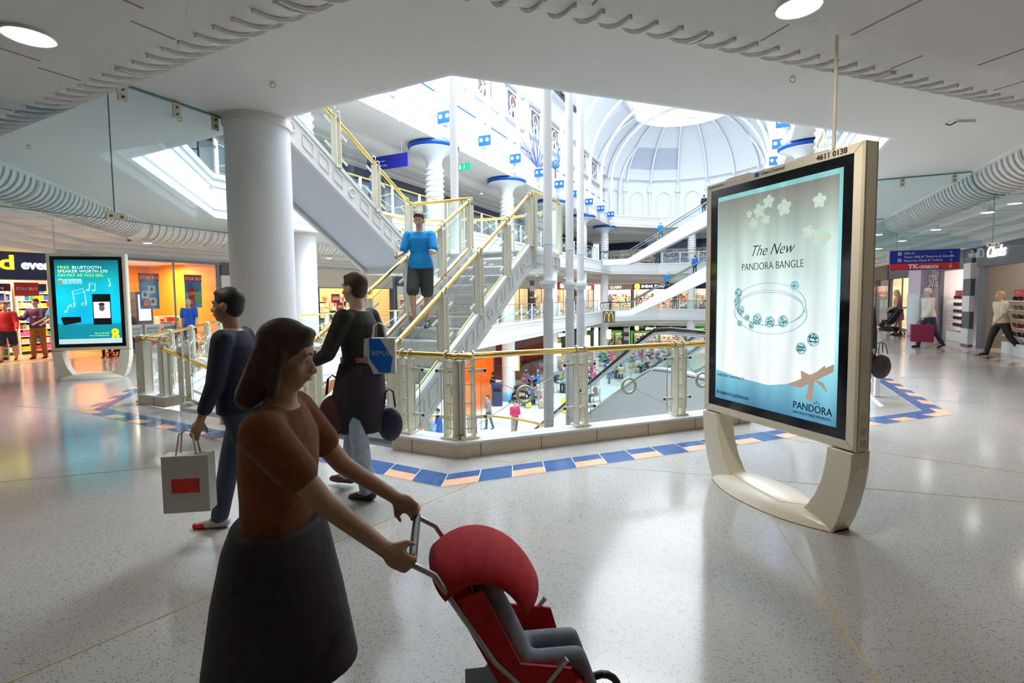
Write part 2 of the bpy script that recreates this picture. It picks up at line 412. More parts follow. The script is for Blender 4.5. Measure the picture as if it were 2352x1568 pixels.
# columns: plain shafts through the two lower levels, ringed capitals with blue discs on the upper one
def column_profile(base,top):
    p=[(.52,base),(.52,base+.08)] if base<-1 else [(.4,base)]
    return p
def make_column(s,t,z0,z1,label,cap=True,r=.4,group='round white columns'):
    c=W(s,t,0);T=thing('column',label,'column',W(s,t,z0),0,group)
    mb=MB();mb.lathe(Vector((c.x,c.y,0)),[(r,z0),(r,z1 if not cap else z1-1.2)],32);mb.build('shaft',WHITE,T)
    if z0<-1:
        mb=MB();mb.lathe(c,[(r+.12,z0+.02),(r+.12,z0+.5),(r+.02,z0+.55)],28);mb.build('base_guard',BLUES,T)
    if cap:
        rr=r*.92;p=[(rr,z1-2.6)]
        z=z1-2.5
        for k in range(6):
            zz=z1-2.35+k*.24
            p+=[(rr,zz-.06),(rr*1.17,zz-.04),(rr*1.24,zz),(rr*1.17,zz+.04),(rr,zz+.06)]
        for k in range(9):
            a=PI/2*k/8;p.append((rr+.74*(1-cos(a)),z1-.86+.62*sin(a)))
        mb=MB();mb.lathe(c,p,32);mb.build('capital',WHITE,T)
        mb=MB();mb.lathe(c,[(rr+.64,z1-.24),(rr+.78,z1-.2),(rr+.82,z1-.13),(rr+.78,z1-.05),(rr+.4,z1)],36);mb.build('capital_disc',BLUEP,T)
    else:
        mb=MB();mb.lathe(c,[(r+.02,z1-.1),(r+.02,z1)],32);mb.build('collar',CEIL,T)
    return T
make_column(.08,-2.72,0,CE,'thick round white column at the railing, nearest of all, beside the stairs',False,.355)
ords=['second','third','fourth','fifth','sixth','seventh']
for i,s in enumerate((7.95,15.7,23.5,31.2,38.9,46.6)):
    make_column(s,-10.6,-LV,CE,'tall round white column on the left gallery, %s one back from the camera'%ords[i],False)
    make_column(s,-10.6,LV,LV+CE,'white upper gallery column with ringed blue-topped capital, %s on the left'%ords[i])
for i,s in enumerate((15.7,23.5,31.2)):
    make_column(s,5.0,-LV,LV+CE,'white column with ringed capital on the right side of the atrium, %s back'%ords[i])
make_column(51.5,-2.6,-LV,LV+CE,'white column at the far end of the atrium behind the escalators')
# ---------------------------------------------------------------- railings
UP=Vector((0,0,1))
def ring_pts(c,d,u,r,n=24): return [c+d*r*cos(2*PI*k/n)+u*r*sin(2*PI*k/n) for k in range(n)]
def post_detail(mb,p,d,n,h,rail):      # pair of cream plates with rungs and hooks round the rail; d along, n towards the void
    g=.052
    for sg in(-1,1):
        a=p+d*g*sg
        mb.bar(a+UP*.0,a+UP*(h-.05),.016,.12,0,up=n)       # plate seen edge on
        mb.bar(a+n*.055+UP*0,a+n*.055+UP*(h-.06),.03,.01,0,up=n)
        c=a+UP*h
        mb.tube([c+n*.047*cos(t)+UP*.047*sin(t) for t in [PI*1.35-PI*1.7*k/12 for k in range(13)]],.009,6)
    for z in (.1,.2,.36,.55,.72,.86):
        if z<h-.05: mb.bar(p-d*g+UP*z,p+d*g+UP*z,.014,.014)
    mb.bar(p-d*.09+UP*.012,p+d*.09+UP*.012,.15,.024)
def clamp(T,p,d,n,z,sg,far=False):
    mb=MB();a=p+UP*z+n*.03;mb.bar(a,a+d*.2*sg,.014,.035,0);mb.build('glass_clamp',CREAM,T)
    mb=MB();b=a+d*.185*sg;mb.tube([b-n*.018,b+n*.0],.012,8);mb.tube([b-n*.018,b-n*.012],.014,8);mb.build('bolt',mk('bolt_brass',(.16,.09,.02),.3,.8),T)
def railing(label,pts,zf,posts,h=1.0,rail_h=1.0,detail=True,curbmat=CREAM,base=.155,ring=True,nvec=None,group=None,rail_r=.032,end_over=.12,name='railing',skipglass=()):
    """pts: two world points at floor level; posts: distances along"""
    p0,p1=Vector(pts[0]),Vector(pts[1]);d=(p1-p0);L=d.length;d.normalize();n=Vector((-d.y,d.x,0)) if nvec is None else nvec
    T=thing(name,label,'railing',(p0.x,p0.y,zf),0,group);b=zf+base
    mb=MB();mb.tube([p0+d*(posts[0]-end_over)+UP*(zf+rail_h),p0+d*(posts[-1]+end_over)+UP*(zf+rail_h)],rail_r,14);mb.build('handrail',GOLD,T)
    for k in posts:
        mb=MB();q=p0+d*k+UP*b
        if detail: post_detail(mb,q,d,n,rail_h-base,None)
        else: mb.bar(q,q+UP*(rail_h-base),.10,.06,0,up=n)
        mb.build('post',CREAM if detail else WHITE,T)
    for i in range(len(posts)-1):
        a,c=posts[i],posts[i+1]
        if c-a<.5: continue
        g0,g1=(a+.14,c-.14) if detail else (a+.06,c-.06)
        mb=MB();q0=p0+d*g0+n*.03;q1=p0+d*g1+n*.03
        mb.bar(q0+UP*(b+.06+(rail_h-base-.18)/2),q1+UP*(b+.06+(rail_h-base-.18)/2),.01,rail_h-base-.2,0);mb.build('glass_panel',GLASS,T)
        if detail:
            for q in (q0,q1):
                mb=MB();mb.bar(q+UP*(b+.055),q+UP*(rail_h+zf-.105),.0105,.003,0,up=d);mb.build('glass_edge',EDGE,T)
        if ring:
            cz=b+(rail_h-base)*.46;cc=p0+d*((a+c)/2)+n*.055+UP*cz;rr=.088 if detail else .07
            mb=MB();mb.tube(ring_pts(cc,d,UP,rr),.017,8,closed=True);mb.build('ring',mk('ring_cream',(.62,.61,.47),.35) if detail else WHITE,T)
            mb=MB()
            for sa in(-1,1):
                for sz in(-1,1):
                    e=p0+d*((a+.06) if sa<0 else (c-.06))+n*.055+UP*(cz+sz*(.30 if detail else .28))
                    v=(e-cc).normalized();mb.tube([cc+v*rr,e],.004 if detail else .009,6)
            mb.build('cable',mk('cable_pale',(.6,.6,.5),.35) if detail else WHITE,T)
    if detail:
        for i,k in enumerate(posts):
            q=p0+d*k+UP*b
            for z in(.2,.68):
                if i<len(posts)-1 and posts[i+1]-k>.5: clamp(T,q,d,n,z,1)
                if i>0 and k-posts[i-1]>.5: clamp(T,q,d,n,z,-1)
    return T
def pt(s,t): return W(s,t,0)
q2=math.sqrt(.5)
def chm(k,n=0.): return (k*q2+n*q2,k*q2-n*q2)      # along the right chamfer, n into the void
# kerbs under the railings
def kerb(poly,label):
    T=thing('stone_kerb',label,'kerb',W(*poly[0],0))
    mb=MB();mb.prism([W(s,t,0.) for s,t in poly],(0,0,.135));mb.build('kerb_block',CURB,T)
    mb=MB();cx=sum(p[0] for p in poly)/len(poly);cy=sum(p[1] for p in poly)/len(poly)
    mb.prism([W(cx+(s-cx)*.995,cy+(t-cy)*.995,.135) for s,t in poly],(0,0,.022));mb.build('kerb_top',mk('pale_stone',(.72,.72,.72),.25),T)
    mb=MB();n=len(poly)
    for i in range(2):
        a,b=Vector(poly[i]),Vector(poly[(i+1)%n]);L=(b-a).length
        k=.25
        while k<L:
            c=a.lerp(b,k/L);w=W(c.x,c.y,0);mb.bar(w+UP*.002,w+UP*.134,.006,.006);k+=.66
    if mb.v: mb.build('joints',mk('joint_dark',(.1,.07,.05),.7),T)
kd=.26
kerb([(0,-.78),(0,0),chm(3.72),chm(3.72,kd),(.26,.1*0+.0-.0),(kd,-.78)],'low speckled brown stone kerb under the railing corner in the middle of the photo')
kerb([(.3,-5.2),(.3,-5.85),(.3+.3,-6.2),(.56,-5.75),(.56,-5.2)][:5],'short speckled stone kerb at the far left railing corner beside the descending stairs')
kerb([(.02,-3.55),(.02,-2.3),(.28,-2.3),(.28,-3.55)],'speckled stone kerb at the foot of the thick round column between the two stairs')
P0,P1=W(*chm(.0,.15)),W(*chm(3.7,.15));nv=(W(*chm(1,1))-W(*chm(1,0))).normalized()
railing('brass-topped glass railing with cream posts and two rings, right of the stairs',(P0,P1),0,[.17,1.45,2.76,3.55],nvec=nv,end_over=.17)
railing('short brass-topped railing section between the stair foot and the kerb corner',(W(.15,-.07),W(.15,-1)),0,[.07,.62],nvec=D(1,0),end_over=.26,ring=False)
railing('short brass-topped railing stub on the left kerb beside the descending stairs',(W(.42,-5.85),W(.42,-5.2)),0,[.03,.5],nvec=D(1,0),ring=False)
railing('short brass-topped railing stub between the thick column and the stair foot',(W(.15,-2.3),W(.15,-3.4)),0,[.06,.22],nvec=D(1,0),ring=False)
def infill(s,t,z,label):
    T=thing('infill_gate',label,'gate',W(s,t,z))
    mb=MB()
    for a in(0,.14): mb.bar(W(s,t+a,z+.05),W(s,t+a,z+.8),.02,.03)
    mb.bar(W(s,t,z+.8),W(s,t+.14,z+.8),.02,.03);mb.build('bar_frame',CREAM,T)
infill(.2,-2.5,.14,'narrow cream bar frame beside the stair newel near the thick column')
infill(.2,-.98,.14,'narrow cream bar frame between stair newel and kerb railing, mid photo')
infill(.3,-5.18,.14,'narrow cream bar frame on the left kerb by the descending stairs')
def lerp(a,b,k): return a+(b-a)*k
# left chamfer railing, left side, far end and right side, both gallery levels
a=W(.36,-5.86);b=W(4.6,-10.05)
def posts_for(L,sp): n=max(1,round(L/sp));return [.08+(L-.16)*k/n for k in range(n+1)]
railing('brass-topped glass railing running back from the left kerb toward the orange shop window',(a,b),0,posts_for((b-a).length,1.35),base=.02,nvec=D(.7,.7))
for lvl,nm in((0,'lower'),(1,'upper')):
    z=lvl*LV
    Ls=[((4.6,-10.05),(15.6,-10.05),'left gallery, part nearest the camera'),((15.8,-10.05),(31.1,-10.05),'left gallery, middle part'),((31.3,-10.05),(42.,-10.05),'left gallery, far part'),
        ((51.05,-5.6),(51.05,0),'far end gallery'),((50.9,.1),(46.8,4.3),'far right corner of the gallery'),((46.6,4.4),(30,4.4),'right gallery, far part'),((30,4.4),(5,4.4),'right gallery, near part')]
    if lvl==1: Ls+=[((.1,-2.2),(.1,2*0-.1),'upper floor edge above the near stairs')]
    for p,q,w in Ls:
        if lvl==1 and w.startswith('upper floor'): continue
        P,Q=W(*p),W(*q);L=(Q-P).length;nn=(W(25,-2.8)-(P+Q)/2);dd=(Q-P).normalized();nn=(nn-dd*nn.dot(dd)).normalized()
        railing('%s level white-post glass railing with rings and cables, %s'%(nm,w),(P,Q),z,posts_for(L,1.7),detail=False,base=.02,nvec=nn,rail_r=.03,rail_h=1.05)
# ---------------------------------------------------------------- stairs
def flight(s0,z0,s1,z1,tr,tl,label,n=15):
    """flight between landing lines; tr right side, tl left side (smaller t)"""
    T=thing('staircase_flight',label,'stairs',W(s0,(tr+tl)/2,z0));run=(s1-s0)/(n-1);rise=(z1-z0)/n;nose=mk('nosing_strip',(.03,.03,.08),.4)
    for k in range(n):
        z=z0+rise*(k+1);s=s0+run*k
        e=s+run if k<n-1 else s+.12
        mb=MB();sg=1 if s1>s0 else -1
        A,B=sorted((s,e+.02*sg))
        mb.sbox(A,B,tl+.05,tr-.05,z-rise,z-.035);A2,B2=sorted((s-.025*sg,e+.02*sg));mb.sbox(A2,B2,tl+.05,tr-.05,z-.035,z)
        o=mb.build('step',STEPM,T)
        mb=MB()
        for w in (.03,.055):
            A,B=sorted((s+w*sg,s+(w+.012)*sg));mb.sbox(A,B,tl+.1,tr-.1,z+.0005,z+.003)
        mb.build('nosing_strip',nose,o)
    sl=(z1-z0)/(s1-s0)
    def zz(s): return z0+(s-s0)*sl
    for t,sd in((tr,1),(tl,-1)):
        mb=MB();w=.05
        lo,hi=-.30,.17
        for (dz0,dz1,ww) in((lo,lo+.07,.065),(hi-.07,hi,.08),(lo+.07,hi-.07,.045)):
            A=[W(s0,t-ww*.5,zz(s0)+dz0),W(s1,t-ww*.5,zz(s1)+dz0),W(s1,t-ww*.5,zz(s1)+dz1),W(s0,t-ww*.5,zz(s0)+dz1)]
            mb.prism(A,D(0,ww))
        m=13
        for side in(-1,1):                        # raised frames and roundels along the stringer
            for k in range(m):
                a=s0+(s1-s0)*(k+.18)/m;b=s0+(s1-s0)*(k+.82)/m;y=t+side*.027
                if k%4==3:
                    c=W((a+b)/2,y,zz((a+b)/2)-.065);mb.tube(ring_pts(c,D(1,0),UP,.075,14),.012,6,closed=True)
                else:
                    P=[W(a,y,zz(a)-.16),W(b,y,zz(b)-.16),W(b,y,zz(b)+.03),W(a,y,zz(a)+.03)]
                    for i in range(4): mb.bar(P[i],P[(i+1)%4],.016,.016)
        mb.build('stringer',mk('stringer_white',(.74,.73,.7),.45),T)
        mb=MB();mb.bar(W(s0,t-.05*sd,zz(s0)+hi+.008),W(s1,t-.05*sd,zz(s1)+hi+.008),.02,.02);mb.build('brass_edge',GOLD,T)
        mb=MB();h=1.02
        mb.tube([W(s0-.22*(1 if s1>s0 else -1),t,zz(s0)+h-.12),W(s1,t,zz(s1)+h)],.032,14);mb.build('handrail',GOLD,T)
        ps=[s0+(s1-s0)*k for k in(.02,.26,.5,.74,.98)]
        dirv=(W(s1,t,zz(s1))-W(s0,t,zz(s0))).normalized()
        for s in ps:
            mb=MB();p=W(s,t,zz(s)+.15);hd=D(1 if s1>s0 else -1,0)
            for g in(-.05,.05):
                q=p+hd*g;mb.bar(q+UP*(-.05),q+UP*(h-.22),.016,.12,0,up=D(0,1));
                c=W(s,t,zz(s)+h)+hd*g+UP*(g*sl*(1 if s1>s0 else -1));mb.tube(ring_pts(c,D(0,1),UP,.045,14),.009,6,closed=True)
            for z in(.05,.2,.45,.7): mb.bar(p-hd*.05+UP*z,p+hd*.05+UP*z,.014,.014)
            mb.bar(p-UP*.03-hd*.07,p-UP*.03+hd*.07,.12,.03)
            mb.build('post',CREAM,T)
        for i in range(4):
            a,b=ps[i]+(s1-s0)*.03,ps[i+1]-(s1-s0)*.03;y=t+.0*sd
            q=[W(a,y-.004,zz(a)+.22),W(b,y-.004,zz(b)+.22),W(b,y-.004,zz(b)+h-.14),W(a,y-.004,zz(a)+h-.14)]
            mb=MB();mb.prism(q,D(0,.008));mb.build('glass_panel',GLASS,T)
            mb=MB()
            for j in range(4): mb.bar(q[j],q[(j+1)%4],.006,.006)
            mb.build('glass_edge',EDGE,T)
            for (s,e) in((a,-1),(b,1)):
                for z in(.34,.74):
                    mb=MB();mb.bar(W(s,y,zz(s)+z),W(s,y,zz(s)+z)+dirv*.14*(-e)*(1),.02,.035);mb.build('glass_clamp',CREAM,T)
    mb=MB();A=[W(s0,tl+.03,zz(s0)-.22),W(s1,tl+.03,zz(s1)-.22),W(s1,tl+.03,zz(s1)-.1),W(s0,tl+.03,zz(s0)-.1)];mb.prism(A,D(0,tr-tl-.06));mb.build('soffit',GREYW,T)
    return T
F1r,F1l,F2r,F2l=-.98,-2.22,-3.62,-4.88
HL=LV/2
flight(.27,0,4.3,HL,F1r,F1l,'stone stairs with brass rails climbing to the half landing, man in blue on them')
flight(.27,LV,4.3,HL,F2r,F2l,'upper stair flight seen from below, climbing from half landing to the floor above')
flight(.4,0,4.3,-HL,F2r,F2l-.1,'stairs going down at the left of the thick column behind the walkers')
flight(.27,-LV,4.3,-HL,F1r,F1l,'lowest stair flight under the kerb railing, falling to the food court')
def landing(z,label):
    T=thing('stair_landing',label,'landing',W(5.3,-2.92,z-.3))
    base=[(4.3,F1r+.1),(5.3,F1r+.1)]+[(5.3+1.5*sin(PI/2*k/8),-2.92+(2.05)*cos(PI/2*k/8)*1.0) for k in range(0,9)]
    base+=[(5.3+1.5*sin(PI/2*(8-k)/8),-2.92-2.05*cos(PI/2*(8-k)/8)) for k in range(1,9)]+[(5.3,F2l-.1),(4.3,F2l-.1)]
    mb=MB();mb.prism([W(s,t,z-.34) for s,t in base],(0,0,.34));mb.build('deck',mk('stringer_white',(.74,.73,.7),.45),T)
    mb=MB()
    n=len(base)
    for i in range(n-1):
        a,b=Vector(base[i]),Vector(base[i+1])
        if (b-a).length<.05: continue
        cdir=((a+b)/2-Vector((4.8,-2.92))).normalized()*.012
        P=[W(a.x+cdir.x,a.y+cdir.y,z-.24),W(b.x+cdir.x,b.y+cdir.y,z-.24),W(b.x+cdir.x,b.y+cdir.y,z-.08),W(a.x+cdir.x,a.y+cdir.y,z-.08)]
        for j in(0,2,1): mb.bar(P[j],P[(j+1)%4],.016,.016)
    mb.build('raised_panels',mk('stringer_white',(.74,.73,.7),.45),T)
    arc=[(4.35,F1r+.03)]+[(s,t) for s,t in base[1:-1]]+[(4.35,F2l-.03)]
    mb=MB();mb.tube([W(s,t,z+1.03) for s,t in arc],.032,12);mb.build('handrail',GOLD,T)
    for i in range(0,len(arc),3):
        s,t=arc[i];mb=MB();p=W(s,t,z)
        for g in(-.045,.045): mb.bar(p+D(g,0),p+D(g,0)+UP*1.0,.016,.1,0,up=D(0,1))
        mb.tube(ring_pts(p+UP*1.03,D(1,0),UP,.045,12),.009,6,closed=True);mb.build('post',CREAM,T)
    mb=MB()
    for i in range(len(arc)-1): mb.bar(W(*arc[i],z+.5),W(*arc[i+1],z+.5),.008,.8)
    mb.build('glass_panel',GLASS,T)
    mb=MB();mb.tube([W(4.3,F1l-.05,z+1.03),W(4.3,F2r+.05,z+1.03)],.032,12);mb.build('handrail',GOLD,T)
    for t in(F1l-.2,-2.75,F2r+.2):
        mb=MB();p=W(4.3,t,z)
        for g in(-.045,.045): mb.bar(p+D(0,g),p+D(0,g)+UP*1.0,.016,.1,0,up=D(1,0))
        mb.build('post',CREAM,T)
    mb=MB();mb.bar(W(4.3,F1l-.2,z+.5),W(4.3,F2r+.2,z+.5),.008,.8);mb.build('glass_panel',GLASS,T)
    return T
landing(HL,'rounded white half landing with brass rail at the top of the first stairs')
landing(-HL,'rounded half landing with brass rail below the kerb, over the food court')
# slender pipes round the landing
for i,(s,t,w) in enumerate(((4.45,-.72,'nearest pipe, touching the top stair newel'),(5.75,-.74,'middle one of three beside the landing'),(6.95,-.88,'rightmost of three beside the landing'),(4.85,-2.92,'left one rising between the two stair flights'))):
    T=thing('support_pipe','slender white pole from food court to roof, '+w,'pole',W(s,t,-LV),0,'slender poles round the landing')
    mb=MB();c=W(s,t,0);mb.tube([c+UP*(-LV),c+UP*(HL-.9)],.092,20);mb.build('lower_shaft',mk('pipe_grey',(.66,.66,.66),.35),T)
    mb=MB();mb.tube([c+UP*(HL-.9),c+UP*19],.082,20);mb.build('upper_shaft',mk('pipe_white',(.78,.78,.78),.35),T)
    mb=MB();mb.tube([c+UP*(HL-.62),c+UP*(HL-.56)],.16,20);mb.tube([c+UP*(HL-.7),c+UP*(HL-.62)],.12,20);mb.tube([c+UP*(HL+.1),c+UP*(HL+.12)],.09,20);mb.build('flange',WHITE,T)
# ---------------------------------------------------------------- escalators
def escalator(p,d,zt_,zb_,w,label,flat_top=1.6,flat_bot=1.4,th=.9,group='escalators',bh=.95,hand=RUBBER,light=WHITE,skirt=.05):
    """p: world xy of top comb centre, d: direction of travel downwards"""
    d=Vector((*d,0)).normalized();nn=Vector((-d.y,d.x,0));p=Vector((p[0],p[1],0));run=(zt_-zb_)/math.tan(R(30))
    T=thing('escalator',label,'escalator',(p.x,p.y,zb_),0,group)
    c=.35
    prof=[(-flat_top,zt_),(-c,zt_),(0,zt_-.03),(c,zt_-c*.577),(run-c,zb_+c*.577),(run,zb_+.03),(run+c,zb_),(run+flat_bot,zb_)]
    def off(h): return [(x,z+h) for x,z in prof]
    def P(x,z,y=0): return p+d*x+nn*y+UP*z
    low=[(run+flat_bot,zb_-th*.4),(run+.2,zb_-th*.4),(run-.6,zb_-th*.25)]+[(c,zt_-c*.577-th-.25),(-.3,zt_-th-.05),(-flat_top,zt_-th)]
    for y in(-w/2-.16,w/2):
        mb=MB();mb.prism([P(x,z+skirt-.03,y) for x,z in prof]+[P(x,z,y) for x,z in low],nn*.16);mb.build('side_panel',light,T)
        mb=MB()
        bo,to=off(skirt),off(bh-.1)
        for i in range(len(prof)-1):
            a,b=prof[i],prof[i+1];mb.hexa([P(*bo[i],y+.07),P(*bo[i],y+.085),P(*bo[i+1],y+.085),P(*bo[i+1],y+.07),P(*to[i],y+.07),P(*to[i],y+.085),P(*to[i+1],y+.085),P(*to[i+1],y+.07)])
        mb.build('glass_balustrade',GLASS,T)
        h=off(bh);yy=y+.08
        e0=[(-flat_top-.25+.25*(1-cos(a)),zt_+bh-.3+.3*sin(a)) for a in[-PI/2+PI*k/8 for k in range(9)]]
        e0=[(-flat_top-.3*cos(a),zt_+bh-.3+.3*sin(a)) for a in[-PI/2+PI*k/8 for k in range(9)]]
        e1=[(run+flat_bot+.3*cos(a),zb_+bh-.3+.3*sin(a)) for a in[PI/2-PI*k/8 for k in range(9)]]
        loop=e0+h[1:-1]+e1
        mb=MB();mb.tube([P(x,z,yy) for x,z in loop],.04,8,0,r2=.025);mb.build('moving_handrail',hand,T)
        mb=MB();mb.tube([P(x,z-.06,yy) for x,z in loop[6:-6]],.035,6);mb.build('handrail_guide',STEEL,T)
        mb=MB()
        for i in range(len(prof)-1): mb.bar(P(*prof[i],y+.08)+UP*skirt,P(*prof[i+1],y+.08)+UP*skirt,.17,.03)
        mb.build('skirt_cap',light,T)
    mb=MB();n=int(run/.4)
    for k in range(n):
        x=k*run/n;z=zt_-(k+.5)*(zt_-zb_)/n-.06;mb.hexa([P(x,z-.25,-w/2),P(x,z-.25,w/2),P(x+run/n,z-.25,w/2),P(x+run/n,z-.25,-w/2),P(x,z,-w/2),P(x,z,w/2),P(x+run/n,z,w/2),P(x+run/n,z,-w/2)])
    mb.hexa([P(-flat_top,zt_-.2,-w/2),P(-flat_top,zt_-.2,w/2),P(0,zt_-.2,w/2),P(0,zt_-.2,-w/2),P(-flat_top,zt_,-w/2),P(-flat_top,zt_,w/2),P(0,zt_,w/2),P(0,zt_,-w/2)])
    mb.build('steps',mk('escalator_tread',(.2,.2,.22),.35,.6),T)
    mb=MB();a=[P(x,z,-w/2) for x,z in low[2:]];
    for i in range(len(a)-1): mb.hexa([a[i]-nn*.1,a[i]+nn*(w+.1),a[i+1]+nn*(w+.1),a[i+1]-nn*.1,a[i]-nn*.1+UP*.05,a[i]+nn*(w+.1)+UP*.05,a[i+1]+nn*(w+.1)+UP*.05,a[i+1]-nn*.1+UP*.05])
    mb.build('underside',light,T)
    return T
ne=(cos(R(110)),sin(R(110)));al=(cos(R(20)),sin(R(20)))
GP=mk('escalator_panel',(.74,.77,.79),.35)
def np_(k): return (2.1+al[0]*(k+.70),7.8+al[1]*(k+.70))
escalator(np_(0),ne,0,-LV,.9,'near escalator going down to the food court beyond the railing, left one of the pair',flat_top=1.35,light=GP,skirt=.46,bh=1.08,group='near escalators')
escalator(np_(1.5),ne,0,-LV,.9,'near escalator going down to the food court, right one of the pair',flat_top=1.35,light=GP,skirt=.46,bh=1.08,group='near escalators')
# far escalators crossing the atrium from the left gallery up to the right
def far_esc(s,z,label):
    bot=W(s,-7.4);run=LV/math.tan(R(30));top=bot+D(0,run)
    return escalator((top.x,top.y),(D(0,-1).x,D(0,-1).y),z+LV,z,1.0,label,flat_top=3.0,flat_bot=2.4,th=1.15,group='far escalators',bh=.85)
far_esc(43.6,0,'far escalator crossing the atrium, lower of the two, yellow letter sign on its landing')
far_esc(43.6,LV,'far escalator crossing the atrium high up, upper of the two')
# ---------------------------------------------------------------- hanging glass smoke screens
def smoke(s0,t0,s1,t1,zb,zt2,label,joints,clamps):
    T=thing('smoke_screen',label,'glass screen',W((s0+s1)/2,(t0+t1)/2,zb))
    mb=MB();mb.bar(W(s0,t0,(zb+zt2)/2),W(s1,t1,(zb+zt2)/2),.014,zt2-zb);mb.build('glass_sheet',SCREEN,T)
    mb=MB();mb.bar(W(s0,t0,zb),W(s1,t1,zb),.015,.006);mb.bar(W(s0,t0,zt2-.01),W(s1,t1,zt2-.01),.03,.02)
    for k in joints:
        mb.bar(W(lerp(s0,s1,k),lerp(t0,t1,k),zb),W(lerp(s0,s1,k),lerp(t0,t1,k),zt2),.010,.006)
    mb.build('sheet_edge',EDGE,T)
    dd=(W(s1,t1)-W(s0,t0)).normalized();nn=Vector((-dd.y,dd.x,0))
    if nn.dot(Vector((0,0,0))-W(s0,t0))<0:nn=-nn
    for k,z,hor in clamps:
        c=W(lerp(s0,s1,k),lerp(t0,t1,k),z);mb=MB();a,b=(.085,.035) if hor else (.04,.08)
        mb.bar(c-dd*a+nn*.02,c+dd*a+nn*.02,.02,b*2);o=mb.build('bracket',CREAM,T)
        mb=MB()
        for sg in(-1,1):
            q=c+nn*.03+(dd*a*.55*sg if hor else UP*b*.45*sg);mb.tube([q,q+nn*.012],.012,8)
        mb.build('bolt',mk('bolt_brass',(.16,.09,.02),.3,.8),o)
    return T
smoke(-.14,-2.98,-3.0,-2.95,2.37,CE,'tinted glass smoke screen hanging from the ceiling left of the thick column',[.42],[(.05,CE-.1,0),(.2,CE-.1,0),(.38,CE-.1,0),(.42,2.4,1),(.9,CE-.45,0)])
smoke(7.35,4.75,7.35,8.5,2.37,CE,'tinted glass smoke screen hanging across the right-hand walkway',[.45],[(.1,CE-.1,0),(.3,CE-.1,0),(.4,CE-.1,0),(.6,CE-.5,0),(.45,2.4,1)])
smoke(13.5,4.75,13.5,8.5,2.5,CE,'second glass smoke screen farther down the right-hand walkway',[.45],[(.12,2.55,0),(.4,2.55,0),(.7,2.55,0)])
# ---------------------------------------------------------------- backlit advertising boards
def gradmat(name,stops,strength,axis='Z',z0=0,z1=1,streaks=False):
    m=mk(name,(.02,.02,.02),.25);n,l,b=nodes(m)
    tc=n.new('ShaderNodeTexCoord');sp=n.new('ShaderNodeSeparateXYZ');l.new(tc.outputs['Object'],sp.inputs[0])
    mr=n.new('ShaderNodeMapRange');mr.inputs[1].default_value=z0;mr.inputs[2].default_value=z1;l.new(sp.outputs[axis],mr.inputs[0])
    r=n.new('ShaderNodeValToRGB');e=r.color_ramp.elements
    while len(e)<len(stops): e.new(.5)
    for i,(p,c) in enumerate(stops): e[i].position=p;e[i].color=(*c,1)
    l.new(mr.outputs[0],r.inputs[0]);out=r.outputs[0]
    if streaks:
        no=n.new('ShaderNodeTexNoise');mp=n.new('ShaderNodeMapping');mp.inputs['Scale'].default_value=streaks
        l.new(tc.outputs['Object'],mp.inputs[0]);l.new(mp.outputs[0],no.inputs['Vector']);no.inputs['Scale'].default_value=1;no.inputs['Detail'].default_value=1
        m2=n.new('ShaderNodeMapRange');m2.inputs[1].default_value=.3;m2.inputs[2].default_value=.7;m2.inputs[3].default_value=.78;m2.inputs[4].default_value=1.15
        l.new(no.outputs[0],m2.inputs[0]);mx=n.new('ShaderNodeMix');mx.data_type='RGBA';mx.blend_type='MULTIPLY';mx.inputs[0].default_value=1
        l.new(out,mx.inputs[6]);cb=n.new('ShaderNodeCombineColor')
        for i in range(3): l.new(m2.outputs[0],cb.inputs[i])
        l.new(cb.outputs[0],mx.inputs[7]);out=mx.outputs[2]
    l.new(out,b.inputs['Emission Color']);b.inputs['Emission Strength'].default_value=strength
    return m
BW,BH,BZ,BD=1.36,1.956,.58,.142
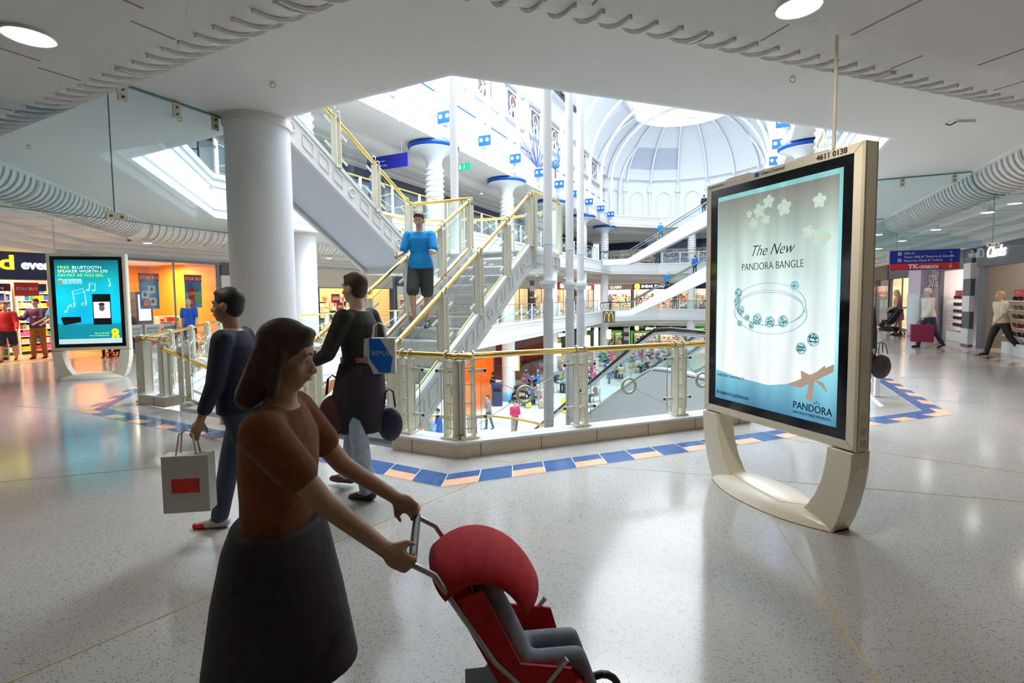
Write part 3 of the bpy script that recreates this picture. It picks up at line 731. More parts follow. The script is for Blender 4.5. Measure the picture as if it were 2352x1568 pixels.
def billboard(loc,rz,label):
    T=thing('advertising_board',label,'billboard',loc,rz,local=True);h=BW/2;z1=BZ+BH
    mb=MB();f=.062
    # mitred frame: four bars with bevelled edges round a body
    def fr(y0,y1,ins0,ins1):
        o=[(-h+ins0,BZ+ins0),(h-ins0,BZ+ins0),(h-ins0,z1-ins0),(-h+ins0,z1-ins0)];i=[(-h+ins1,BZ+ins1),(h-ins1,BZ+ins1),(h-ins1,z1-ins1),(-h+ins1,z1-ins1)]
        for k in range(4):
            j=(k+1)%4;mb.add([(o[k][0],y0,o[k][1]),(o[j][0],y0,o[j][1]),(i[j][0],y1,i[j][1]),(i[k][0],y1,i[k][1])],[(0,1,2,3)])
    for sg,yf in((1,0),(-1,BD)):
        fr(yf+.012*sg,yf,0,.012);fr(yf,yf,.012,f);fr(yf,yf+.006*sg,f,f+.001)
    for k,(a,b) in enumerate((((-h,BZ),(h,BZ)),((h,BZ),(h,z1)),((h,z1),(-h,z1)),((-h,z1),(-h,BZ)))):
        mb.add([(a[0],.012,a[1]),(b[0],.012,b[1]),(b[0],BD-.012,b[1]),(a[0],BD-.012,a[1])],[(0,1,2,3)])
    for x in(-.35,.3): mb.box(x-.12,x+.12,.02,.1,z1,z1+.012)
    mb.build('housing',BCR,T)
    mb=MB()
    for x in (h+.0005,-h-.0005): 
        for y in(.022,BD-.022): mb.box(x-.0008,x+.0008,y-.0015,y+.0015,BZ,z1)
    for a,b in(((-h,z1),(-h+f,z1-f)),((h,z1),(h-f,z1-f)),((-h,BZ),(-h+f,BZ+f)),((h,BZ),(h-f,BZ+f))): mb.bar((a[0],-.0006,a[1]),(b[0],-.0006,b[1]),.0015,.0015,0)
    mb.build('seams',mk('seam_brown',(.2,.12,.05),.5),T)
    mb=MB();g=.13
    for a in((-h+f,h-f,BZ+f,BZ+g),(-h+f,h-f,z1-g,z1-f),(-h+f,-h+g,BZ+g,z1-g),(h-g,h-f,BZ+g,z1-g)): mb.box(a[0],a[1],.004,.02,a[2],a[3])
    mb.build('black_bezel',BLACK,T)
    mb=MB();mb.box(-h+f,h-f,BD-.02,BD-.004,BZ+f,z1-f);mb.build('back_pane',BLACK,T)
    # curved legs meeting a domed foot
    def leg(sg):
        out=[(.672,BZ-.008),(.668,.46),(.652,.34),(.625,.21),(.588,.09),(.548,0.0)];inn=[(.34,0),(.30,.05),(.36,.12),(.42,.22),(.465,.34),(.49,.46),(.502,BZ-.008)]
        mb=MB();mb.prism([(x*sg,-.012+0,z) for x,z in out+inn],(0,BD+.03,0))
        o=mb.build('leg',BCR,T,mods=[('BEVEL',dict(width=.006,segments=2))]);return o
    leg(-1);leg(1)
    mb=MB();n=36;m=14;vs=[];fs=[]
    for i in range(m+1):
        v=i/m
        for k in range(n+1):
            u=-1+2*k/n;half=.075+.17*(1-abs(u)**2.3)
            y=BD/2-half+2*half*v;a=1-(2*v-1)**2
            vs.append((u*.56,y,.004+(.03+.095*(1-abs(u)**2.6))*max(a,0)**.6))
    for i in range(m):
        for k in range(n): fs.append((i*(n+1)+k,i*(n+1)+k+1,(i+1)*(n+1)+k+1,(i+1)*(n+1)+k))
    mb.add(vs,fs,0,True);mb.add([(x,y,0) for x,y,z in vs[:n+1]]+[(x,y,0) for x,y,z in reversed(vs[-n-1:])],[tuple(range(2*n+2))])
    mb.build('foot',BCR,T)
    mb=MB();mb.bar((-.32,-.03,.118),(.22,-.1,.098),.002,.002);mb.bar((.22,-.1,.1),(.36,.02,.11),.002,.002);mb.build('hatch_line',mk('seam_brown',(.2,.12,.05),.5),T)
    return T
BCR=mk('billboard_cream',(.84,.78,.64),.28)
TXT=mk('ink_navy',(.01,.015,.05),.5);RZ=(PI/2,0,0)
h=BW/2;PX0,PX1,PZ0,PZ1=-h+.15,h-.15,BZ+.15,BZ+BH-.15
def px(x): return lerp(PX0,PX1,x)
def pz(z): return lerp(PZ0,PZ1,z)
def poly2(mb,pts,y,mi=0,th=.002): mb.prism([(px(x),y,pz(z)) for x,z in pts],(0,-th,0),mi)
def line2(mb,pts,y,w,mi=0,closed=False): mb.tube([(px(x),y,pz(z)) for x,z in pts],w,6,mi,closed,r2=.0012)
B1=billboard((1.9366,3.7703,0),-1.2116,'tall cream advertising board with jewellery poster, nearest the camera at the right')
mb=MB();mb.box(PX0-.022,PX1+.022,.012,.03,PZ0-.022,PZ1+.022)
mb.build('poster_surround',gradmat('poster_teal',[(0,(.06,.2,.32)),(.12,(.15,.42,.52)),(.3,(.32,.72,.76)),(1,(.2,.47,.48))],1.,'Z',PZ0,PZ1,(7,1,.8)),B1)
mb=MB();poly2(mb,[(-.01,.135),(.25,.112),(.5,.105),(.65,.125),(.99,.22),(.99,.99),(-.01,.99)],.011)
mb.build('poster_picture',gradmat('poster_greige',[(0,(.66,.70,.72)),(.45,(.60,.72,.71)),(.72,(.44,.55,.51)),(.88,(.26,.30,.26)),(1,(.17,.165,.14))],1.05,'Z',pz(.12),pz(.99),(7,1,.8)),B1)
rnd=random.Random(3);PM_=[em('petal_mint',(.32,.45,.40),.8),em('petal_peach',(.6,.4,.32),.75)]
for fx,fz,fs_ in((.47,.94,.05),(.39,.905,.055),(.6,.9,.06),(.34,.85,.05),(.45,.86,.04),(.79,.78,.045),(.88,.75,.07),(.11,.77,.04),(.86,.9,.05),(.3,.9,.03)):
    fb=MB();pts=[];a0=rnd.random()
    for k in range(60):
        a=2*PI*k/60;r=fs_*(.62+.34*abs(cos(2.5*a)));pts.append((fx+r*cos(a+a0),fz+r*.66*sin(a+a0)))
    poly2(fb,pts,.0092,0,.0004);poly2(fb,[(fx+.014*cos(b),fz+.01*sin(b)) for b in [2*PI*j/7 for j in range(7)]],.0087,1,.0004)
    fb.build('printed_flower',PM_,B1)
DK=mk('poster_ink',(.01,.03,.05),.4);SL=em('print_silver',(.36,.60,.63),.8);SD=em('print_dark_teal',(.02,.09,.12),.6)
mb=MB();cx,cz=.485,.475
for r1,r2,dz in((.30,.098,.0),(.285,.075,-.02),(.31,.1,-.035)): line2(mb,[(cx+r1*cos(2*PI*k/48),cz+dz+r2*sin(2*PI*k/48)) for k in range(48)],.008,.0024,0,True)
mb.build('printed_bangle_edge',SD,B1)
mb=MB();line2(mb,[(cx+.3*cos(a),cz-.018+.088*sin(a)) for a in [R(-170)+R(215)*k/30 for k in range(31)]],.009,.010);mb.ell((px(.7),.008,pz(.559)),.045,.004,.045);mb.build('printed_bangle',SL,B1)
for k,(x,z,r) in enumerate(((.213,.528,.036),(.205,.487,.036),(.237,.445,.036),(.394,.405,.042),(.506,.394,.042),(.614,.401,.042),(.231,.38,.022),(.344,.375,.026),(.845,.332,.045),(.76,.29,.04),(.7,.559,.03),(.3,.41,.022))):
    mb=MB();c=Vector((px(x),.008,pz(z)));mb.ell(c,r*.95,.004,r)
    o=mb.build('printed_charm',SL,B1)
    mb=MB();q=random.Random(k)
    for j in range(34):
        a=q.random()*6.3;rr=math.sqrt(q.random())*.85;mb.ell(c+Vector((r*.9*rr*cos(a),-.0042,r*rr*sin(a))),r*.11,.001,r*.11,0,5,3)
    if k in(8,9):
        for dz in(-.3,.3): mb.bar(c+Vector((-r*.8,-.004,r*dz)),c+Vector((r*.8,-.004,r*dz)),.001,r*.16)
    mb.tube([c+Vector((r*.95*cos(2*PI*j/20),-.003,r*sin(2*PI*j/20))) for j in range(20)],.0016,5,closed=True)
    mb.build('printed_stones',SD,o)
RB=em('ribbon_taupe',(.30,.215,.17),.8);mb=MB()
poly2(mb,[(.65,.125),(.72,.145),(.99,.24),(.99,.21),(.76,.12)],.0095);poly2(mb,[(.84,.18),(.76,.195),(.77,.15),(.84,.165)],.008);poly2(mb,[(.84,.18),(.93,.23),(.945,.2),(.86,.165)],.008)
poly2(mb,[(.83,.165),(.80,.08),(.845,.07),(.86,.16)],.0085);poly2(mb,[(.86,.165),(.955,.12),(.92,.16)],.0085);mb.ell((px(.845),.006,pz(.172)),.02,.004,.018);mb.build('printed_bow',RB,B1)
text('The New',.12,(px(.31),.008,pz(.70)),RZ,DK,B1,'printed_words',shear=.5,offset=-.0015,extrude=.001,fit=.38)
text('PANDORA BANGLE',.082,(px(.236),.008,pz(.635)),RZ,DK,B1,'printed_words',offset=-.0012,extrude=.001,fit=.55)
text('Be inspired at pandora.net',.05,(px(.0),.008,pz(.012)),RZ,DK,B1,'printed_words',extrude=.001,fit=.345)
text('Sterling Silver Charms from £15',.034,(px(.005),.008,pz(.105)),RZ,SD,B1,'printed_words',extrude=.001,fit=.29)
text('PANDORA',.072,(px(.705),.008,pz(.028)),RZ,DK,B1,'printed_words',offset=.0004,extrude=.001,fit=.295)
text('UNFORGETTABLE MOMENTS',.028,(px(.705),.008,pz(.006)),RZ,DK,B1,'printed_words',extrude=.001,fit=.29)
mb=MB();line2(mb,[(.86,.062),(.866,.072),(.873,.066),(.881,.078),(.889,.066),(.896,.072),(.902,.062)],.0075,.002);mb.build('printed_crown',DK,B1)
for T_ in(B1,):
    text('ClearChannel',.036,(-.1,-.001,BZ+BH-.042),RZ,mk('ink_navy',(.01,.015,.05),.5),T_,'maker_name',extrude=.0005,sx=1.05)
    mb=MB();mb.box(-.155,-.115,-.002,0,BZ+BH-.046,BZ+BH-.016);mb.build('maker_logo',BLUEP,T_)
    text('4611 0138',.05,(.36,-.001,BZ+BH-.05),RZ,mk('ink_black',(.01,.01,.01),.5),T_,'serial_number',extrude=.0005,bold=.0012)
    text('JCDINES RETAIL'[0:0]+'ADSHEL RETAIL',.024,(-.64,-.001,BZ+BH-.04),RZ,SLATE,T_,'maker_name',extrude=.0005)
mb=MB()
for z in(.63,.71,.8): mb.box(h,h+.0012,.045,.1,z-.022,z+.022)
mb.build('small_sticker',mk('sticker_tan',(.62,.5,.36),.6),B1)
# the far board
B2_=billboard((-8.57,10.149,0),.2504,'white-framed advertising board with turquoise poster, standing in front of the shop at left')
mb=MB();mb.box(PX0-.022,PX1+.022,.012,.03,PZ0-.022,PZ1+.022)
mb.build('poster',gradmat('poster_cyan',[(0,(.0,.2,.3)),(.22,(.0,.22,.27)),(.25,(0,.42,.72)),(.55,(0,.52,.7)),(.8,(0,.34,.38)),(1,(0,.1,.14))],1.1,'Z',PZ0,PZ1,(1.6,1,1.)),B2_)
mb=MB();mb.box(PX0-.015,PX1+.015,.008,.012,PZ0-.015,pz(.05));mb.build('poster_strip',em('strip_grey',(.45,.6,.6),.8),B2_)
WT=em('print_white',(.75,.95,.95),.9);LG=em('print_lime',(.42,.8,.03),1.);
def t2(b,s,x,z,m,x1,bold=0): text(b,s,(px(x),.008,pz(z)),RZ,m,B2_,'printed_words',extrude=.001,fit=(x1-x)*1.0,bold=bold)
t2('FREE',.078,.03,.905,LG,.225);t2('BLUETOOTH',.078,.26,.905,WT,.755);t2('SPEAKER WORTH £70',.078,.03,.858,WT,.88);t2('ON PAY AS YOU GO.',.078,.03,.81,LG,.81,.001)
t2('WITH ANY SMARTPHONE',.04,.03,.765,WT,.43);t2('FROM CARPHONE DEVICES',.038,.1,.745,WT,.43);t2('WHEN YOU TOP UP £10',.038,.1,.722,WT,.43)
mb=MB();mb.box(px(.03),px(.085),.008,.011,pz(.722),pz(.758));mb.build('printed_orange_square',em('print_orange',(1,.12,.01),1),B2_)
def note(x,z,s,dbl,rot=0):
    mb=MB();c,sn=cos(rot),sin(rot)
    def q(a,b): return (x+(a*c-b*sn)*s/ (PX1-PX0),z+(a*sn+b*c)*s/(PZ1-PZ0))
    for a in((0,.5) if dbl else (0,)):
        line2(mb,[q(a+.1*cos(2*PI*k/12),.1*.8*sin(2*PI*k/12)) for k in range(12)],.009,.017,0,True);line2(mb,[q(a+.1,0),q(a+.1,.7)],.009,.014)
    if dbl: line2(mb,[q(.1,.7),q(.6,.78)],.009,.024);line2(mb,[q(.1,.55),q(.6,.62)],.009,.013)
    else: line2(mb,[q(.1,.7),q(.3,.62)],.009,.012)
    mb.build('printed_note',WT,B2_)
note(.24,.46,.40,1,.12);note(.5,.645,.2,1,-.1);note(.86,.7,.2,0,.25);note(.12,.385,.2,0,-.3)
mb=MB();mb.prism([(px(.04),.009,pz(.3)),(px(.08),.009,pz(.22)),(px(.36),.009,pz(.255)),(px(.36),.009,pz(.32)),(px(.06),.009,pz(.32))],(0,-.002,0));mb.build('printed_speaker',mk('print_black',(.01,.015,.025),.4),B2_)
mb=MB();mb.box(px(.56),px(.86),.006,.01,pz(.22),pz(.595));mb.build('printed_phone',mk('print_black',(.01,.015,.025),.4),B2_)
mb=MB();mb.box(px(.575),px(.845),.004,.006,pz(.3),pz(.50));o=mb.build('printed_photo',em('photo_white',(.8,.8,.78),.9),B2_)
mb=MB();mb.ell((px(.71),.0035,pz(.425)),.05,.001,.07);mb.build('printed_face',mk('portrait_skin',(.55,.5,.47),.6),o);mb=MB();mb.ell((px(.71),.0028,pz(.47)),.055,.001,.035);mb.build('printed_hair',mk('portrait_grey',(.12,.1,.1),.6),o)
mb=MB();mb.ell((px(.905),.0105,pz(.128)),.068,.002,.068);mb.ell((px(.91),.0105,pz(.066)),.068,.002,.068);mb.build('printed_discs',em('print_yellow',(.75,.85,.0),1),B2_)
t2('E',.085,.885,.112,SD,.93);t2('E',.085,.89,.05,SD,.935);t2('Buy us on EE mobile',.04,.575,.108,LG,.82);t2('visit ee.co.uk/payasyougo',.036,.48,.08,LG,.82)
text('ClearChannel',.036,(-.1,-.001,BZ+BH-.042),RZ,SLATE,B2_,'maker_name',extrude=.0005)
# poles above the boards
for (x,y,z0,z1,w) in((1.9366+.175,3.7703-.44,BZ+BH,3.29,'thin cream pole rising from the near advertising board to the ceiling'),(-8.57-.52,10.149-.1,BZ+BH,3.2,'thin pole rising from the far advertising board to the ceiling')):
    T=thing('board_pole',w,'pole',(x,y,z0));mb=MB();mb.tube([(x,y,z0-.0),(x,y,z1)],.011,10);mb.build('rod',CREAM,T);mb=MB();mb.tube([(x,y,z1-.02),(x,y,z1)],.022,12);mb.build('ceiling_flange',CREAM,T)
# ---------------------------------------------------------------- ceiling lights and fittings
def downlight(p,label,r=.13,power=60,warm=(1,.86,.66),group='round ceiling downlights'):
    T=thing('downlight',label,'ceiling light',p,0,group);c=Vector(p)
    mb=MB();mb.tube([c+UP*(-.014),c+UP*.0],r*1.12,28);mb.tube([c+UP*(-.02),c+UP*(-.014)],r*1.16,28);mb.build('rim',WHITE,T)
    mb=MB();mb.tube([c+UP*(-.023),c+UP*(-.0202)],r*.98,28);mb.build('lens',LAMP if power>30 else LAMPS,T)
    if power:
        l=bpy.data.lights.new('downlight_beam','SPOT');l.energy=power;l.color=warm;l.spot_size=R(120);l.spot_blend=.8;l.shadow_soft_size=r
        o=bpy.data.objects.new('downlight_beam',l);COL.objects.link(o);o.location=c-UP*.05
Zn=CE-.52
downlight((-2.84,3.06,Zn),'bright round downlight in the ceiling at the top left of the photo',.11,40,(1,.88,.72))
downlight((1.585,2.835,Zn),'bright round downlight in the ceiling at the top right, cut by the photo edge',.1,48,(1,.86,.66))
downlight((5.6,4.3,Zn),'unseen warm downlight added above the walkway, out of view at right',.1,95,(1,.72,.42))  # unseen lamp, added to throw warm light on the near board's side
downlight((1.9,.2,Zn-.1),'unseen warm downlight added above and right of the camera',.1,70,(1,.74,.46))  # another added lamp out of view, warming the board and the near floor
cnt=0
for s,t,side,j_ in [(x,-12.55,'left',j) for j,x in enumerate((1.5,4.3,7.1,11,15,20,26,33,40,46))]+[(x,6.9,'right',j) for j,x in enumerate((6.8,9,12,15,18,21.5,26,32))]+[(53.4,x,'far',j) for j,x in enumerate((-9,-5,-1,3))]:
    zc_=CE-.52;cnt+=1
    downlight(W(s,t,zc_),{'left':ORD[j_]+' downlight from the near end in the left walkway ceiling','right':ORD[j_]+' downlight from the near end in the right walkway ceiling','far':ORD[j_]+' downlight from the left over the far end walkway'}[side],.1,28,group='downlights over the %s walkway'%side)
for j_,(s,t) in enumerate(((16,-12.6),(24,-12.6),(34,-12.6),(44,-12.6),(53.4,-6),(53.4,0))):
    downlight(W(s,t,2*LV-(LV-CE)-.52),ORD[j_]+' small downlight over the upper walkway',.08,20,group='downlights over the upper walkway')
    downlight(W(s,t,-(LV-CE)-.52),ORD[j_]+' small downlight over the food court edge',.08,20,group='downlights over the food court edge')
def fitting(p,kind,wh=''):
    c=Vector(p)
    if kind=='ring':
        T=thing('ceiling_hook','small round hook eye in the ceiling '+wh,'hook',p,0,'small hook eyes in the ceiling');mb=MB();mb.tube(ring_pts(c-UP*.03,Vector((1,0,0)),UP,.025,14),.006,6,closed=True);mb.build('eye',CREAM,T);mb=MB();mb.tube([c,c-UP*.012],.02,10);mb.build('plate',CREAM,T)
    elif kind=='box':
        T=thing('junction_box','small white cable box with loose dark wire '+wh,'junction box',p,0,'cable boxes on the ceiling');mb=MB();mb.box(c.x-.11,c.x+.11,c.y-.025,c.y+.025,c.z-.03,c.z);mb.build('case',WHITE,T);mb=MB();mb.tube([c+Vector((-.11,0,-.015)),c+Vector((-.17,.01,-.05)),c+Vector((-.22,.02,-.03))],.008,6);mb.build('loose_wire',RUBBER,T)
    else:
        T=thing('dome_camera','grey dome camera '+wh,'camera',p,0,'dome cameras');mb=MB();mb.tube([c,c-UP*.06],.07,16);mb.build('mount',WHITE,T);mb=MB();mb.ell(c-UP*.06,.055,.055,.05);mb.build('dome',DKST,T)
for x,y,k,wh_ in((-3.8,5.9,'ring','behind the left glass screen, nearest'),(2.75,5.0,'ring','left of the near board pole'),(-6.5,6.9,'ring','farthest left behind the glass screen'),(-5.6,9.5,'ring','beyond the left ceiling opening'),(6.9,6.6,'ring','at the right photo edge'),(-4.15,7.0,'box','behind the left glass screen'),(5.6,6.3,'box','right of the near board pole'),(-2.3,5.0,'ring','above the thick column')): fitting((x,y,CE),k,wh_)
for s,t,wh_ in((1.0,-12.2,'above the navy discount shop sign'),(3.4,-11.7,'above the far advertising board')): fitting(W(s,t,3.18),'cam',wh_)
# ---------------------------------------------------------------- direction sign over the right walkway
def dirsign():
    T=thing('direction_sign','blue and red hanging direction sign with arrows over the right walkway','sign',W(11.2,5.8,2.13),R(-25),local=True);Wd,Hh=1.36,.48
    mb=MB();mb.box(0,Wd,0,.06,.0,Hh);mb.build('panel',mk('sign_blue',(.01,.02,.33),.35),T)
    mb=MB();mb.box(.002,Wd-.002,-.004,0,.015,.155);mb.build('red_band',RED,T);mb=MB();mb.box(0,Wd,-.005,.062,-.012,0);mb.build('bottom_trim',STEEL,T)
    for b,z in(('Lifts to',.385),('Town Mall & Theatre & Cinema',.29),('Peacocks Place & Toilets',.2)): text(b,.075,(.28,-.006,z),RZ,PAPER,T,extrude=.001)
    text('TK-maxx',.15,(.37,-.008,.03),RZ,PAPER,T,extrude=.001,bold=.004,sx=1.05)
    mb=MB()
    for x,z,a in((1.2,.41,180),(1.2,.315,90),(1.2,.225,-90),(1.19,.085,-90)):
        s_=.05 if z<.1 else .03;d=Vector((cos(R(a)),0,sin(R(a))));n_=Vector((-d.z,0,d.x));c=Vector((x,-.008,z));w_=.006 if z>.1 else .01
        mb.bar(c-d*s_,c+d*s_,w_,.004,up=(0,1,0));
        for sg in(-1,1): mb.bar(c+d*s_,c+d*s_*.2+n_*s_*.7*sg,w_,.004,up=(0,1,0))
    mb.build('arrows',PAPER,T)
    for z in(.36,.2):
        mb=MB();mb.box(.16,.23,-.005,0,z,z+.075);o=mb.build('pictogram',PAPER,T);mb=MB();mb.box(.175,.19,-.007,-.005,z+.01,z+.06);mb.box(.2,.215,-.007,-.005,z+.01,z+.06);mb.build('figure',mk('sign_blue',(.01,.02,.33),.35),o)
    for x in(.2,1.16):
        mb=MB();mb.tube([(x,.03,Hh),(x,.03,.95)],.008,8);mb.build('hanger',STEEL,T)
dirsign()
def updir():
    T=thing('direction_sign','blue hanging sign on the upper level seen above the stair rail','sign',W(13.0,-12.2,LV+2.1),R(-25),local=True)
    mb=MB();mb.box(0,2.1,0,.06,0,.55);mb.build('panel',mk('sign_blue',(.01,.02,.33),.35),T);text('Town Mall',.1,(.5,-.006,.3),RZ,PAPER,T,extrude=.001);text('Lifts & Toilets',.1,(.5,-.006,.12),RZ,PAPER,T,extrude=.001)
    for x in(.3,1.8): mb=MB();mb.tube([(x,.03,.55),(x,.03,1.1)],.008,8);mb.build('hanger',STEEL,T)
updir()
T=thing('exit_sign','green exit sign with running figure under the upper ceiling','sign',W(16.6,-9.9,LV+2.65),R(-25),local=True)
mb=MB();mb.box(0,.7,0,.05,0,.3);mb.build('panel',mk('exit_green',(0,.28,.16),.4,em=(0,.4,.2),es=.4),T);mb=MB();mb.box(.1,.2,-.004,0,.05,.25);mb.tube([(.35,-.003,.06),(.4,-.003,.15),(.37,-.003,.22)],.02,6);mb.build('figure',PAPER,T)
mb=MB();mb.tube([(.35,.02,.3),(.35,.02,.6)],.01,6);mb.build('hanger',STEEL,T)
# ---------------------------------------------------------------- vault ribs, blue panels, grilles, peacock
for i in range(13):
    s=.6+3.75*i+3.9
    if s>50: break
    T=thing('arch_rib',ORD[i]+' white tubular arch rib under the roof, counted from the near end','roof rib',W(s,VC,2*LV-1.2),0,'white arch ribs under the roof')
    zs=zt-1.2;pts=[W(s,-9.72,2*LV-.5),W(s,-9.72,zs-2)]
    arcp=[]
    for k in range(25):
        a=PI*k/24;arcp.append(W(s,VC-6.92*cos(a),zs-1+6.6*sin(a)))
    pts=[W(s,-9.72,2*LV-.3)]+arcp+[W(s,4.12,2*LV-.3)]
    mb=MB();mb.tube(pts,.13,10);mb.build('arch',mk('rib_white',(.85,.86,.9),.45),T)
    for t in(-9.72,4.12):
        c=W(s,t,2*LV-.3);mb=MB();mb.lathe(c,[(.02,-1.05),(.16,-.7),(.2,-.62),(.1,-.55),(.12,-.1),(.24,-.06),(.24,.02),(.14,.06)],14);mb.build('finial',WHITE,T)
for i in range(11):
    for t,side in((-9.85,'left'),(3.75,'right')):
        s=11.25+3.75*i
        T=thing('blue_panel','%s blue plate with two white discs along the %s upper balcony'%(ORD[i],side),'decorative panel',W(s,t,9.2),R(-25),'blue plates with two white discs, %s balcony'%side,True)
        mb=MB();mb.box(-.05,.62,0,.05,0,.5);mb.build('plate',mk('plate_blue',(0,.12,.85),.35),T)
        for x in(.1,.44): mb=MB();mb.tube([(x,-.006,.28),(x,.0,.28)],.095,18);mb.build('disc',PAPER,T)
SKY2=mk('rail_blue',(.03,.13,.5),.35)
for i in range(12):
    for t,side in((-10.2,'left'),(4.5,'right')):
        if side=='right' and i<1: continue
        s=1.3+3.75*i;T=thing('balcony_rail','slim blue rail in the %s bay of the %s top balcony'%(ORD[i],side),'railing',W(s,t,2*LV),0,'blue rails in the %s balcony bays'%side)
        mb=MB();mb.tube([W(s,t,2*LV+1.05),W(s+2.7,t,2*LV+1.05)],.04,8);mb.build('rail',SKY2,T)
        for a in(.1,2.6): mb=MB();mb.bar(W(s+a,t,2*LV),W(s+a,t,2*LV+1.0),.07,.07);mb.build('post',CREAM,T)
        mb=MB();mb.bar(W(s+.15,t-.03,2*LV+.5),W(s+2.55,t-.03,2*LV+.5),.02,.85);mb.build('white_panel',PAPER,T)
for i in range(12):
    s=2.75+3.75*i;T=thing('fan_grille',ORD[i]+' dark louvred opening with sunburst lattice high on the left wall','grille',W(s,-10.98,12.8),0,'sunburst grilles high on the left wall')
    z=12.75;mb=MB();mb.sbox(s-.85,s+.85,-11.0,-10.97,z,z+1.5)
    mb.build('louvre',mottled('louvre_dark',(.05,.05,.08),(.2,.22,.3),6,.5),T)
    mb=MB();mb.sbox(s-.95,s-.85,-11,-10.9,z-.1,z+1.6);mb.sbox(s+.85,s+.95,-11,-10.9,z-.1,z+1.6);mb.sbox(s-.95,s+.95,-11,-10.85,z-.15,z);mb.sbox(s-.95,s+.95,-11,-10.85,z+1.5,z+1.6);mb.build('frame',WHITE,T)
    mb=MB();c=W(s,-10.93,z+.92);mb.tube(ring_pts(c,D(1,0),UP,.45,20),.05,6,closed=True)
    for dx in(0,.22,.44):
        for sg in(-1,1): mb.bar(W(s+sg*(.8-0*dx),-10.93,z+.02-.0),W(s+sg*.0,-10.93,z+.9-dx*1.2),.05,.05) if dx<.4 else None
        for sg in(-1,1): mb.bar(W(s+sg*dx,-10.93,z+.02),W(s+sg*(dx*.4),-10.93,z+.75-dx*.6),.04,.04)
    mb.build('lattice',WHITE,T)
    mb=MB()
    for k in range(14):
        a=2*PI*k/14;mb.bar(c,c+D(1,0)*.4*cos(a)+UP*.4*sin(a),.03,.02)
    mb.build('sunburst',mk('copper_burst',(.5,.25,.16),.45),T)
T=thing('peacock_sculpture','blue-green peacock sculpture on a ledge beside the poles','sculpture',W(29.3,-9.6,2*LV))
c=W(29.3,-9.6,2*LV);mb=MB();mb.ell(c+UP*.95,.32,.24,.3,rot=Matrix.Rotation(.5,3,'Y'));mb.tube([c+D(.0,.12)+UP*1.05,c+D(0,.28)+UP*1.35,c+D(0,.2)+UP*1.7,c+D(0,.26)+UP*1.95],[.17,.1,.07,.07],10);mb.ell(c+D(0,.3)+UP*1.98,.09,.07,.08)
mb.build('body',mottled('peacock_feather',(.02,.3,.3),(.12,.1,.5),5,.35),T)
for a in(-.08,.08): mb=MB();mb.tube([c+D(a,0)+UP*.7,c+D(a,.02)+UP*.0],.025,6);mb.build('leg',CHARC,T)
mb=MB();
for k in range(5): mb.tube([c+D(0,.28)+UP*2.05,c+D(.05*(k-2),.26)+UP*2.35],.01,5)
mb.build('crest',SKY2,T)
T=thing('branch_sculpture','bare blue metal branches with berries on the ledge left of the peacock','sculpture',W(26.2,-9.7,2*LV))
mb=MB();q=random.Random(5);c=W(26.2,-9.7,2*LV)
for k in range(16):
    a=PI*(.12+.76*k/15);L=1.5+q.random()*1.6;d=D(cos(a)*1.0,cos(a)*.2)+UP*sin(a);p=c+UP*.1
    pts=[p,p+d*L*.35+D(q.uniform(-.15,.15),0),p+d*L*.7+D(q.uniform(-.2,.2),0),p+d*L];mb.tube(pts,[.035,.028,.02,.01],6)
    for j in range(3): m_=pts[1].lerp(pts[3],q.random());mb.tube([m_,m_+UP*.35+D(q.uniform(-.3,.3),0)],[.015,.007],5)
mb.build('branches',mk('branch_navy',(.08,.12,.4),.4),T)
for k in range(2):
    T=thing('roof_slot_light','long black slot hanging in the curved roof side, one of two side by side','slot',W(30+3*k,-8.1,14.6),0,'black slots in the roof')
    mb=MB();a=R(30);p=arch(a);mb.bar(W(27+4*k,p[0]+.25,p[1]-.2),W(31+4*k,p[0]+.25,p[1]-.2),.35,.15);mb.build('slot_body',BLACK,T)
# ---------------------------------------------------------------- shops
WALLS={'left':(lambda x,y,z:W(x,-14.1-y,z),ANG),'right':(lambda x,y,z:W(-x,8.5+y,z),ANG+PI),'end':(lambda x,y,z:W(55.5+y,x,z),ANG-PI/2)}
GCOL=[mk('pack_%s'%n,c,.45) for n,c in (('red',(.7,.03,.03)),('white',(.8,.8,.78)),('blue',(.03,.15,.6)),('yellow',(.9,.6,.03)),('green',(.05,.4,.1)),('pink',(.85,.15,.4)),('black',(.02,.02,.025)),('cream',(.8,.65,.4)))]
def fbox(mb,f,x0,x1,y0,y1,z0,z1,mi=0): mb.hexa([f(x0,y0,z0),f(x1,y0,z0),f(x1,y1,z0),f(x0,y1,z0),f(x0,y0,z1),f(x1,y0,z1),f(x1,y1,z1),f(x0,y1,z1)],mi)
def shelf(wall,x0,x1,y,z0,h,label,group,rows=5,seed=0,pal=(0,1,2,3,4,5,7),depth=.4,dens=.08,light=False):
    f,_=WALLS[wall];T=thing('shelf_unit',label,'shelves',f((x0+x1)/2,y,z0),0,group)
    mb=MB();fbox(mb,f,x0,x1,y+depth,y+depth+.03,z0,z0+h);
    for x in(x0,x1-.03): fbox(mb,f,x,x+.03,y,y+depth,z0,z0+h)
    mb.build('frame',PAPER if light else CREAM,T)
    q=random.Random(seed);pr=MB()
    for r in range(rows):
        z=z0+.12+r*(h-.15)/rows;mb=MB();fbox(mb,f,x0+.03,x1-.03,y,y+depth,z-.02,z);mb.build('shelf',PAPER,T)
        x=x0+.05
        while x<x1-.1:
            w=q.uniform(dens*.6,dens*1.5);hh=q.uniform(.55,.9)*(h-.15)/rows;m=q.choice(pal);rep=q.randint(1,3)
            for k in range(rep):
                if x>x1-.08: break
                fbox(pr,f,x,x+w*.88,y+.02,y+.02+.2,z,z+hh,m);x+=w
    o=pr.build('products',GCOL,T);o['kind']='stuff';return T
